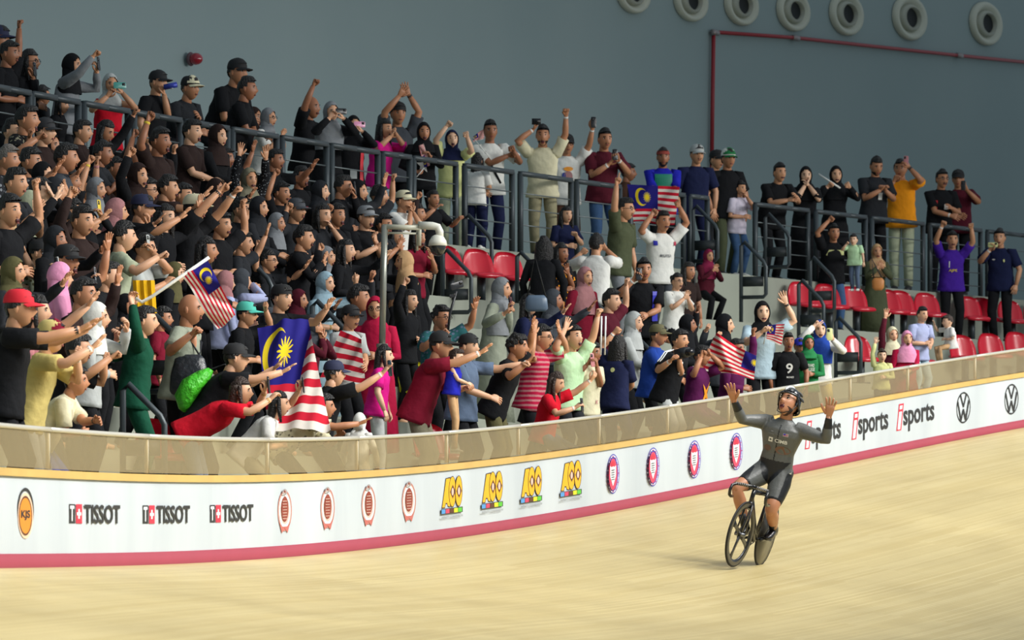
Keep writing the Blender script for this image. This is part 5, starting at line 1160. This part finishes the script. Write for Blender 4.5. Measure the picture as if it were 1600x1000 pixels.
mb = MB(); tube(mb, [c + V(.0, -.004, 0), c + V(.03, -.008, .008)], .0335, 14); mb.build('label_band', INKW, o, loc=c)
# green drawstring bag, bags
def sack(name, pts, rx, ry, ax, ay, m, label, cat, strap=None, mark=None):
    mb = MB(); loft(mb, pts, ax, ay, rx, ry, 16, power=2.6); o = mb.build(name, m, loc=pts[0]); tag(o, label, cat)
    if strap: mb = MB(); tube(mb, strap, .010, 6); mb.build('strap', mat('strap_black', (22, 24, 26), .6), o, loc=pts[0])
    return o
T7, Nb7, F7, L7 = pr7['T'], pr7['Nb'], pr7['F'], pr7['L']; b7 = unit(-pr7['ncol'])
g0 = Nb7 - T7 * .06 + b7 * .17
sack('drawstring_bag', [g0, g0 - T7 * .08 + b7 * .02, g0 - T7 * .22 + b7 * .06, g0 - T7 * .38 + b7 * .05, g0 - T7 * .46], np.array([.06, .13, .17, .17, .10]), np.array([.03, .07, .10, .09, .04]), L7, pr7['ncol'], mat('bag_green', (70, 190, 40), .45, bump=.8, bscale=14, var=.25), 'bright green drawstring bag on the back of the black cap man', 'bag', [g0, g0 + F7 * .1 + L7 * .1 + T7 * .06, Nb7 - T7 * .2 + F7 * .15 + L7 * .14])
q = near(pr36, 296, 588, .15); sack('shoulder_bag', [q + V(0, 0, -.2), q + V(0, 0, -.16), q, q + V(0, 0, .16), q + V(0, 0, .2)], np.array([.15, .19, .18, .14, .1]), np.array([.05, .08, .08, .06, .03]), V(1, 0, 0), V(0, 1, 0), mat('bag_leather', (34, 38, 44), .35, bump=.6, bscale=9), 'dark leather shoulder bag hanging beside the pale grey-green tee', 'bag', [q + V(-.1, 0, .18), near(pr36, 290, 520, .12), q + V(.1, 0, .18)])
q = at(838, 474, 141); sack('handbag', [q + V(0, 0, -.09), q + V(0, 0, -.06), q + V(0, 0, .05), q + V(0, 0, .09)], np.array([.10, .13, .12, .09]), np.array([.04, .05, .05, .03]), V(1, 0, 0), V(0, 1, 0), mat('bag_blue', (86, 104, 124), .4), 'grey-blue handbag hanging from the long haired person in black', 'bag', [q + V(-.1, 0, .08), at(836, 400, 141), q + V(.1, 0, .08)])
q = at(1372, 444, 108.5); sack('handbag', [q + V(0, 0, -.09), q + V(0, 0, -.05), q + V(0, 0, .05), q + V(0, 0, .09)], np.array([.05, .085, .09, .06]), np.array([.03, .04, .04, .03]), V(1, 0, 0), V(0, 1, 0), mat('bag_tan', (186, 120, 60), .5), 'round tan woven handbag in front of the olive dress', 'bag', [q + V(-.06, 0, .08), at(1362, 404, 108.5), q + V(.06, 0, .08)])
q = at(226, 462, 172); flagb = MB()
for j in range(6):
    flagb.add([q + V(-.11 + .2 * j / 6, -.02 * (j % 2), .14), q + V(-.11 + .2 * (j + 1) / 6, -.02 * ((j + 1) % 2), .14), q + V(-.09 + .2 * (j + 1) / 6, -.02 * ((j + 1) % 2), -.16), q + V(-.09 + .2 * j / 6, -.02 * (j % 2), -.16)], [(0, 1, 2, 3)])
o = flagb.build('yellow_banner', cloth((226, 176, 30)), loc=q); tag(o, 'folded yellow banner hanging below the pale sage tee', 'banner')
for i_, (px, py, s_, lab) in enumerate(((943, 500, 144, 'white ribbon hanging from the clenched fist'),)):
    q = at(940, 494, s_); mb = MB()
    for d_ in (0, .045): bar(mb, q + V(d_, 0, 0), q + V(d_ - .01, 0, -.42), .018, .003)
    o = mb.build('ribbon', INKW, loc=q); tag(o, lab, 'ribbon')
# tyre-yellow chest strap etc.
def strap(pr, name, sgn, col, label=None):
    T, L, N_, Nb, Pv, k = pr['T'], pr['L'], pr['ncol'], pr['Nb'], pr['Pv'], pr['k']
    mb = MB(); tube(mb, [Nb - T * .03 + L * sgn * .11 * k, Nb - T * .12 * k + N_ * .125 * k + L * sgn * .08 * k, Pv + T * .25 * k + N_ * .14 * k, Pv + T * .02 * k + N_ * .13 * k - L * sgn * .13 * k], .017 * k, 6)
    mb.build(name, cloth(cc(col)), pr['root'], loc=pr['base'])
for q_ in (-.02, .012):
    for sx in (-1, 1):
        S, E = pr20['hands'][sx][0], pr20['hands'][sx][1]; d_ = unit(E - S); up2 = unit(V(0, 0, 1) - d_ * d_[2]); sd_ = np.cross(d_, up2)
        mb = MB(); tube(mb, [pr20['Nb'] + V(0, 0, .03) + sd_ * q_ + (S - pr20['Nb']) * .4 + up2 * .035, S + up2 * .082 + sd_ * q_, S * .55 + E * .45 + up2 * .074 + sd_ * q_, S * .24 + E * .76 + up2 * .078 + sd_ * q_], .008, 5); mb.build('shoulder_stripe', INKW, pr20['root'], loc=pr20['base'])
strap(pr18, 'bag_strap', -1, 'black'); strap(pr36, 'bag_strap', 1, 'coal')

# ------------------------------------------------------------------ steel pole with the dome camera
s_ = 150
base_ = at(597, 700, s_); base_[2] = terrain(a_of_px(597, .9), .9)
d_ = F_PX / s_
root = empty('camera_mast', base_); tag(root, 'galvanised steel mast with square arm carrying a white dome camera', 'camera mast')
GALV = mat('galvanised', (150, 152, 142), .35, .6)
mb = MB(); tube(mb, [base_, at(597, 540, s_)], .052, 14); mb.build('lower_pole', GALV, root, loc=base_)
mb = MB(); tube(mb, [at(597, 545, s_), at(599, 440, s_), at(601, 352, s_)], .034, 14); tube(mb, [at(597, 543, s_), at(597, 537, s_)], .06, 14); mb.build('upper_pole', GALV, root, loc=base_)
mb = MB(); bar(mb, at(598, 354, s_), at(656, 356, s_), .05, .05); bar(mb, at(603, 364, s_), at(652, 365, s_), .02, .02); bar(mb, at(652, 350, s_), at(652, 392, s_), .02, .02); bar(mb, at(656, 346, s_), at(655, 384, s_), .04, .035); mb.build('arm', mat('arm_cream', (190, 190, 172), .4), root, loc=base_)
WHT = mat('cam_white', (226, 226, 214), .35)
mb = MB(); tube(mb, [at(655, 352, s_), at(676, 353, s_), at(684, 355, s_), at(687, 362, s_), at(687, 370, s_)], .042, 14); mb.build('bracket', WHT, root, loc=base_)
q = at(684, 384, s_); mb = MB(); cs = [q + V(0, 0, z) for z in (.115, .10, .05, 0)]; loft(mb, cs, V(1, 0, 0), V(0, 1, 0), [.03, .06, .09, .1], [.03, .06, .09, .1], 20); hs = mb.build('camera_housing', WHT, root, loc=base_)
mb = MB(); ball(mb, q + V(0, 0, -.01), I3, (.085, .085, .1), seg=18, rings=12); mb.build('camera_dome', mat('dome_dark', (40, 44, 44), .08, coat=.5), root, loc=base_)
# ------------------------------------------------------------------ track bicycle and rider
FW = unit(V(-.31, -.95, 0)); LF = np.cross(V(0, 0, 1), FW); LEAN = math.radians(14)
UPB = V(0, 0, 1) * math.cos(LEAN) + LF * math.sin(LEAN); LFB = LF * math.cos(LEAN) - V(0, 0, 1) * math.sin(LEAN)
CY0 = CYC.copy()
_d = np.hypot(BX - CY0[0], BY - CY0[1]); _j = int(np.argmin(_d)); CY0[2] = BZ[_j] - BOARD_H - GRAD * _d[_j] + .004
W_ = lambda x, y, z: CY0 + FW * x + LFB * y + UPB * z
bike = empty('track_bicycle', CY0); tag(bike, 'black track bicycle with spoked front wheel and solid disc rear wheel', 'bicycle')
CARB, TYRE, ALU = mat('carbon_black', (22, 23, 26), .28, coat=.4), mat('tyre_black', (18, 18, 19), .7), mat('alloy', (120, 122, 126), .3, .8)
DISC = mat('disc_grey', (70, 68, 62), .3, coat=.3)
def bp(name, mb, m, par=bike, label=None, sharp=None):
    o = mb.build(name, m, par, loc=CY0, sharp=sharp)
    if label: o['label'] = label
    return o
def wheel(cx, name, steer, disc):
    f = FW * math.cos(steer) - LFB * math.sin(steer); ax = LFB * math.cos(steer) + FW * math.sin(steer); c = W_(cx, 0, .334); R = .334; n = 48
    def lathe(prof, m, nm, par):
        mb = MB(); vs, fs = [], []
        for r, w in prof:
            for j in range(n):
                a = 2 * math.pi * j / n; vs.append(c + (f * math.cos(a) + UPB * math.sin(a)) * r + ax * w)
        q = len(prof)
        for i in range(q - 1):
            for j in range(n):
                k = (j + 1) % n; fs.append((i * n + j, i * n + k, (i + 1) * n + k, (i + 1) * n + j))
        mb.add(vs, fs); return bp(nm, mb, m, par)
    t = np.linspace(0, 2 * np.pi, 11)
    root = lathe([(R - .011 + .011 * math.cos(a), .011 * math.sin(a)) for a in t], TYRE, name, bike)
    if disc:
        lathe([(.02, -.03), (.05, -.022), (R - .02, -.010), (R - .02, .010), (.05, .022), (.02, .03)], DISC, 'disc', root)['label'] = 'solid grey disc of the rear wheel'
    else:
        lathe([(R - .018, -.010), (R - .05, -.013), (R - .075, -.006), (R - .075, .006), (R - .05, .013), (R - .018, .010)], CARB, 'deep_rim', root)
        for k in range(4):
            a = 2 * math.pi * k / 4 + .45; d = f * math.cos(a) + UPB * math.sin(a); tt = np.cross(ax, d); mb = MB()
            loft(mb, [c + d * .02, c + d * .1, c + d * .2, c + d * .275], tt, ax, [.03, .026, .027, .044], [.014, .009, .007, .007], 10); bp('spoke', mb, CARB, root)
    mb = MB(); tube(mb, [c - ax * .055, c + ax * .055], .021, 14); bp('hub', mb, ALU, root)
    return c, f, ax
c_f, f_f, ax_f = wheel(.49, 'front_wheel', math.radians(6), False)
wheel(-.49, 'rear_wheel', 0, True)
def seg(mb, a, b, w0, h0, w1, h1, sl=10):
    a, b = np.asarray(a), np.asarray(b); d = unit(b - a); n = unit(np.cross(d, LFB)); loft(mb, [a, (a + b) / 2, b], LFB, n, [w0, (w0 + w1) / 2, w1], [h0, (h0 + h1) / 2, h1], sl)
mb = MB()
BBp, HT0, HT1, ST = W_(-.09, 0, .285), W_(.385, 0, .66), W_(.35, 0, .79), W_(-.235, 0, .74)
seg(mb, HT0, HT1, .022, .03, .022, .03); seg(mb, W_(.37, 0, .69), BBp, .017, .045, .026, .05); seg(mb, W_(.35, 0, .765), ST, .015, .026, .014, .024); seg(mb, ST, BBp, .014, .03, .02, .045)
for s in (-1, 1):
    seg(mb, BBp + LFB * s * .03, W_(-.49, s * .06, .334), .008, .018, .006, .012); seg(mb, W_(-.225, s * .012, .70), W_(-.49, s * .06, .334), .007, .014, .005, .01)
bp('frame', mb, CARB)
mb = MB(); seg(mb, HT0 - UPB * .0, W_(.41, 0, .60) , .024, .03, .03, .035)
for s in (-1, 1): seg(mb, W_(.405, s * .034, .63), c_f + ax_f * s * .052, .010, .024, .007, .014)
bp('fork', mb, CARB)
mb = MB(); seg(mb, ST, W_(-.28, 0, .88), .012, .028, .012, .024); bp('seat_post', mb, CARB)
mb = MB(); cs = [W_(x, 0, .925) for x in (-.36, -.33, -.26, -.18, -.11, -.09)]; loft(mb, cs, LFB, UPB, [.04, .068, .066, .03, .02, .012], [.012, .022, .022, .02, .016, .01], 14); bp('saddle', mb, mat('saddle', (26, 26, 28), .5))
mb = MB(); tube(mb, [HT1, W_(.345, 0, .81), W_(.44, 0, .815)], [.024, .022, .02], 12); st_ = bp('stem', mb, CARB)
mb = MB(); pts = []
for s in (-1, 1):
    tube(mb, [W_(.44, 0, .815), W_(.44, s * .10, .815), W_(.47, s * .165, .81), W_(.53, s * .185, .79), W_(.56, s * .188, .74), W_(.54, s * .19, .695), W_(.47, s * .192, .675), W_(.40, s * .192, .675)], [.016, .016, .015, .015, .0155, .016, .016, .015], 10)
hb = bp('handlebar', mb, CARB)
for s in (-1, 1):
    mb = MB()
    for k in range(7): 
        q = k / 6; tube(mb, [W_(.44 + .03 * q, s * (.05 + .11 * q), .815 - .004 * q) + FW * -.0, W_(.442 + .03 * q, s * (.057 + .11 * q), .815 - .004 * q)], .0185, 10)
    bp('grip_band', mb, mat('grip_grey', (150, 146, 140), .6), hb)
mb = MB(); n = 44
for r0, r1 in ((.098, .082), (.045, .02)):
    a = np.linspace(0, 2 * np.pi, n + 1); 
    for j in range(n):
        vs = [BBp + (FW * math.cos(a[j + q]) + UPB * math.sin(a[j + q])) * r - LFB * (.045 + w) for r in (r0, r1) for q in (0, 1) for w in (0, .004)]
        mb.add(vs, [(0, 2, 6, 4), (1, 3, 7, 5), (0, 1, 3, 2)])
for k in range(5):
    a_ = k * 2 * math.pi / 5; d = FW * math.cos(a_) + UPB * math.sin(a_); bar(mb, BBp - LFB * .047, BBp - LFB * .047 + d * .09, .012, .006, side=np.cross(d, LFB))
ck = bp('crankset', mb, CARB)
PED = {-1: W_(-.09 + .163, -.10, .275), 1: W_(-.09 - .163, .10, .30)}
for s in (-1, 1):
    mb = MB(); e = W_(-.09 - s * .163, s * .075, .2875 + s * .0125); seg(mb, BBp + LFB * s * .06, e, .007, .018, .006, .012); bp('crank_arm', mb, CARB, ck)
    mb = MB(); obox(mb, PED[s], FW, LFB, UPB, .04, .03, .009); bp('pedal', mb, ALU, ck)
mb = MB(); rr = np.linspace(0, 1, 2)
tube(mb, [BBp - LFB * .047 + UPB * .092, W_(-.49, -.047, .334) + UPB * .034, W_(-.49, -.047, .334) - FW * .034, W_(-.49, -.047, .334) - UPB * .034, BBp - LFB * .047 - UPB * .092, BBp - LFB * .047 + FW * .093, BBp - LFB * .047 + UPB * .092], .005, 6); bp('chain', mb, ALU)

# rider
kr = 1.0
LG = LFB; Tr = unit(UPB + FW * .10); Pr = W_(-.215, 0, 1.005); ncr = unit(FW - Tr * np.dot(FW, Tr)); Nr = Pr + Tr * .50
shR = {-1: Nr - Tr * .065 - LG * .20, 1: Nr - Tr * .065 + LG * .20}
wr = {-1: at(1146, 624, 157.5), 1: at(1293, 650, 157)}
arm = {}
for s in (-1, 1):
    S = shR[s]; t = wr[s].copy(); dx = t - S; dx[1] = 0; L_ = np.linalg.norm(dx); tot = {-1: .50, 1: .40}[s]
    t[1] = S[1] - math.sqrt(max(0, tot * tot - L_ * L_)) * (1 if s < 0 else .9)
    E, Wp = ik(S, t, .29, .26, -V(0, 0, 1) * 1.2 + LG * s * .35 + FW * (-.2)); arm[s] = (S, E, Wp)
hipR = {s: Pr + LG * s * .088 - UPB * .045 for s in (-1, 1)}; legR = {}
for s in (-1, 1):
    ank = PED[s] + UPB * .105 - FW * .085; kn, ank = ik(hipR[s], ank, .435, .42, FW + LG * s * (.55 if s < 0 else .10)); legR[s] = (hipR[s], kn, ank)
yaw_, pit_ = math.radians(-36), math.radians(33)
hF = unit(FW * 0 + V(math.sin(yaw_), -math.cos(yaw_), 0)); fw_ = hF * math.cos(pit_) + V(0, 0, 1) * math.sin(pit_); up_ = V(0, 0, 1) * math.cos(pit_) - hF * math.sin(pit_); up_ = unit(up_ + LF * .10); lf_ = unit(np.cross(fw_, up_)) * -1
lf_ = V(math.cos(yaw_), math.sin(yaw_), 0); up_ = unit(np.cross(fw_, lf_)); Rr = np.stack([lf_, fw_, up_], 1)
Hr = Nr + UPB * .165 + FW * .005; KH = 1.18
SKR = mat('skin_rider', (190, 132, 98), .42, var=.05, bscale=20)
mb = MB(); head_mesh(mb, Rr, Hr, 1, KH, False, True, brow=.004)
tube(mb, [Hr - up_ * .03 - fw_ * .015, Hr * .5 + Nr * .5 - fw_ * .012, Nr - Tr * .05], [.058, .060, .072], 14)
loft(mb, [Pr - Tr * .05, Pr + Tr * .12, Pr + Tr * .32, Nr - Tr * .06], LG, ncr, [.14, .12, .15, .12], [.09, .085, .09, .07], 14)
for s in (-1, 1):
    S, E, Wp = arm[s]; tube(mb, [S, S * .5 + E * .5, E, E * .6 + Wp * .4, Wp], [.052, .046, .038, .036, .026], 12)
    fd = unit(Wp - E); hz = unit(fd + V(0, 0, .35) + V(.0 if s < 0 else .1, 0, 0)); ix = -LG * s; ix = unit(ix - hz * np.dot(ix, hz)); iy = np.cross(hz, ix)
    if np.dot(iy, FW) > 0: iy = -iy
    Rm = np.stack([ix, iy, hz], 1); hv, hf = HANDS['o']; mb.add(hv * 1.2 @ Rm.T + Wp, hf if np.linalg.det(Rm) > 0 else [q[::-1] for q in hf], 0)
    h, kn, an = legR[s]; dl = unit(an - kn); back = -unit(FW - dl * np.dot(FW, dl))
    tube(mb, [h, h * .55 + kn * .45, h * .2 + kn * .8, kn, kn * .85 + an * .15, kn * .66 + an * .34 + back * .012, kn * .35 + an * .65 + back * .006, an], [.096, .092, .074, .064, .058, .064, .051, .038], 16)
    ball(mb, kn - back * .014, np.stack([LG, -back, -dl], 1), (.045, .04, .055), seg=12, rings=8)
rider = mb.build('person', [SKR, EYEW, IRIS, LIPM, MOUTH, TEETH, HAIRM[0]], loc=CY0)
tag(rider, 'racing cyclist in grey skinsuit and black helmet, sitting up with both arms spread wide, shouting', 'person')
# skinsuit: torso, sleeves and shorts grown together
mb = MB()
st = [(-.10, .162, .128), (-.02, .180, .136), (.07, .170, .130), (.17, .160, .122), (.27, .186, .136), (.36, .214, .146), (.42, .214, .136), (.455, .178, .108), (.49, .098, .078), (.515, .070, .068)]
loft(mb, [Pr + Tr * t for t, _, _ in st], LG, ncr, [r for _, r, _ in st], [r for _, _, r in st], 28, power=2.3)
for s in (-1, 1):
    S, E, Wp = arm[s]; tube(mb, [S - LG * s * .07, S, S * .6 + E * .4, S * .15 + E * .85, E, E * .75 + Wp * .25, E * .3 + Wp * .7, Wp - unit(Wp - E) * .02], [.082, .080, .068, .053, .052, .054, .041, .034], 16)
    ball(mb, S, np.stack([LG, ncr, Tr], 1), (.075, .07, .075), seg=14, rings=10)
    h, kn, an = legR[s]; tube(mb, [h + UPB * .03 - LG * s * .01, h * .75 + kn * .25, h * .45 + kn * .55, h * .22 + kn * .78], [.116, .116, .100, .080], 18)
    ball(mb, h - FW * .07 + UPB * .02, np.stack([LG, ncr, Tr], 1), (.095, .1, .1), seg=14, rings=10)
GREYS = mat('suit_grey', (92, 94, 92), .45, bump=.12, bscale=30, var=.12); BLKS = mat('suit_black', (24, 25, 28), .45, bump=.1, bscale=30)
suit = mb.build('skinsuit', [GREYS, BLKS], rider, loc=CY0)
md = suit.modifiers.new('r', 'REMESH'); md.mode = 'VOXEL'; md.voxel_size = .0085
md = suit.modifiers.new('s', 'SMOOTH'); md.iterations = 6; md.factor = .5
dg = bpy.context.evaluated_depsgraph_get(); me = bpy.data.meshes.new_from_object(suit.evaluated_get(dg)); suit.modifiers.clear(); suit.data = me
me.materials.clear(); me.materials.append(GREYS); me.materials.append(BLKS)
mi = []
for p in me.polygons:
    q = np.array(p.center) + CY0; tt = np.dot(q - Pr, Tr); yy = np.dot(q - Pr, LG); ff = np.dot(q - Pr, ncr); b = 0
    if tt < .10 and abs(yy) < .10 + tt * .6 and ff > .0: b = 1
    for s in (-1, 1):
        S, E, Wp = arm[s]; u = unit(Wp - E)
        if np.dot(q - E, u) > .13 and np.linalg.norm(q - E) < .3: b = 1
        h, kn, an = legR[s]; u = unit(kn - h)
        if np.dot(q - h, u) > .315 and tt < .0: b = 1
        if s * np.dot(q - h, LG) > .075 and tt < 0: b = 1
    if abs(yy) < .006 and ff > 0 and .09 <= tt < .46: b = 1
    mi.append(b)
me.polygons.foreach_set('material_index', mi); me.polygons.foreach_set('use_smooth', [True] * len(mi)); me.update()
def rdec(sh, col, u0, t0, wd, ht, name='print'):
    sh = text2d(sh, .02) if isinstance(sh, str) else sh; vs = []
    from mathutils.bvhtree import BVHTree
    for u, w in sh[0]:
        q = Pr + LG * (u0 + (u - .5) * wd) + Tr * (t0 + (w - .5) * ht) + ncr * .4 - CY0
        loc, nrm, i, d = BV.ray_cast(Vector(q), Vector(-ncr)); vs.append(np.array(loc) + CY0 + ncr * .0035 if loc else q + CY0 - ncr * .26)
    m_ = MB(); m_.add(vs, sh[1]); m_.build(name, M('p_%d_%d_%d' % cc(col), cc(col)), rider, loc=CY0, smooth=False)
from mathutils.bvhtree import BVHTree
BV = BVHTree.FromPolygons([v.co[:] for v in me.vertices], [tuple(p.vertices) for p in me.polygons])
rdec('CIMB', 'white', .04, .30, .13, .036); rdec(rect2d(), 'white', -.07, .30, .046, .046); rdec(poly2d([(0, .2), (0, .8), (.4, .8), (1, .5), (.4, .2)]), 'dgrey', -.068, .30, .026, .026)
rdec(ell2d(), (112, 80, 62), .07, .215, .15, .08); rdec(ell2d(), (104, 76, 64), -.09, .21, .08, .06)
rdec(rect2d(), 'lgrey', .075, .375, .055, .03); rdec(rect2d(), 'crimson', .075, .381, .05, .006); rdec(rect2d(), 'crimson', .075, .369, .05, .006); rdec(rect2d(), 'royal', .062, .381, .022, .014)
rdec(rect2d(), 'grey', -.075, .357, .06, .004); rdec(ell2d(), 'grey', -.07, .385, .03, .012); rdec('I', 'white', .19, -.0, .006, .02)
mb = MB(); tube(mb, [Nr + (LG * math.cos(q) * .068 + ncr * math.sin(q) * .066 - Tr * (.012 + .045 * max(0, math.sin(q)) ** 3)) for q in np.linspace(0, 2 * np.pi, 25)], .009, 8); mb.build('collar', BLKS, rider, loc=CY0)
for s in (-1, 1):
    h, kn, an = legR[s]; mb = MB(); d = unit(an - kn); tube(mb, [kn * .36 + an * .64, kn * .2 + an * .8, an + d * .02], [.048, .043, .045], 14); mb.build('sock', BLKS, rider, loc=CY0)
    g = PED[s] + UPB * .012; mb = MB(); Fd = unit(FW - UPB * (.15 if s > 0 else .05))
    loft(mb, [g - Fd * .17 + UPB * .06, g - Fd * .15 + UPB * .055, g - Fd * .08 + UPB * .06, g + Fd * .0 + UPB * .04, g + Fd * .06 + UPB * .028, g + Fd * .10 + UPB * .02], LG, UPB, [.02, .036, .038, .046, .042, .018], [.03, .055, .06, .04, .028, .014], 14, power=2.5); mb.build('shoe', mat('race_shoe', (24, 24, 27), .35, coat=.3), rider, loc=CY0)
mb = MB(); v, f = sel(lambda q: q[2] < -.05 and q[1] > -.02 and not (abs(q[0]) < .026 and -.1 < q[2] < -.05), (1.03, 1.02, 1.02), Rr, Hr, KH); mb.add(v, f); mb.build('beard', mat('stubble', (70, 46, 36), .7), rider, loc=CY0)
# helmet
HB, HW = mat('helmet_black', (14, 15, 18), .12, coat=.7), mat('helmet_white', (222, 224, 226), .2)
mb = MB()
def hel(p):
    x, y, z = p
    return (z > .045) if y > .04 else ((z > -.03) if y > -.03 else z > -.075)
v, f = sel(hel, (1.26, 1.24, 1.24), Rr, Hr, KH); mb.add(v, f); v, f = sel(hel, (1.14, 1.12, 1.12), Rr, Hr, KH); mb.add(v, [q[::-1] for q in f])
T_ = lambda p: np.asarray(p) * KH @ Rr.T + Hr
rim = [T_((.098 * math.sin(a), .118 * math.cos(a), .045 if math.cos(a) > .35 else (.045 - .08 * min(1, (.35 - math.cos(a)) / .5)))) for a in np.linspace(0, 2 * np.pi, 33)]
tube(mb, rim, .012, 8)
helm = mb.build('helmet', HB, rider, loc=CY0)
mb = MB(); tube(mb, [T_((.0, .118 * math.cos(a) , .03 + .122 * math.sin(a))) for a in np.linspace(.35, 2.9, 14)], [.008] + [.012] * 12 + [.006], 8); mb.build('stripe', HW, helm, loc=CY0)
for s in (-1, 1):
    mb = MB(); tube(mb, [T_((s * .096, .02, .04)), T_((s * .09, .012, -.03)), T_((s * .074, .03, -.085)), T_((0, .055, -.128))], .005, 6); mb.build('chin_strap', HB, helm, loc=CY0)
    mb = MB(); ball(mb, T_((s * .062, -.03, .115)), Rr, (.012, .05, .014)); ball(mb, T_((s * .092, -.03, .06)), Rr, (.01, .05, .016)); mb.build('vent', mat('vent_slot', (60, 62, 66), .5), helm, loc=CY0)
# ------------------------------------------------------------------ camera, light
cam = bpy.data.cameras.new('camera'); co = bpy.data.objects.new('camera', cam); COL.objects.link(co)
co.location = (0, 0, ZC); co.rotation_euler = (math.pi / 2, 0, 0)
cam.sensor_width = 36; cam.lens = 36 * F_PX / 1600; cam.shift_y = (HOR - 500) / 1600; cam.clip_end = 400
cam.dof.use_dof = True; cam.dof.focus_distance = 53.5; cam.dof.aperture_fstop = 5.6
SC.camera = co
w = bpy.data.worlds.new('hall'); SC.world = w; w.use_nodes = True
w.node_tree.nodes['Background'].inputs['Color'].default_value = (0.80, 0.95, 1.06, 1); w.node_tree.nodes['Background'].inputs['Strength'].default_value = 0.35
def area(loc, target, size, power, col=(1, .98, .94), spread=120):
    l = bpy.data.lights.new('hall_lamp', 'AREA'); l.shape = 'RECTANGLE'; l.size, l.size_y = size; l.energy = power; l.color = col; l.spread = math.radians(spread)
    o = bpy.data.objects.new('hall_lamp', l); COL.objects.link(o); o.location = loc
    d = Vector(target) - Vector(loc); o.rotation_euler = d.to_track_quat('-Z', 'Y').to_euler()
for a in np.arange(a_of_px(-150, 0) - 14, a_of_px(1900, 0) + 4, 6.5):
    area(P3(a, -8.5, ZC + 7.5), P3(a, 0, ZC + .3), (4, 2.5), 350, spread=104 - 14 * (a < a_of_px(560, 0)))
    area(P3(a, -5, ZC + 9.5), P3(a, -4, ZC - 1), (4, 2.5), 40, spread=100)
SC.view_settings.view_transform = 'Standard'; SC.view_settings.look = 'None'; SC.view_settings.exposure = 0.0
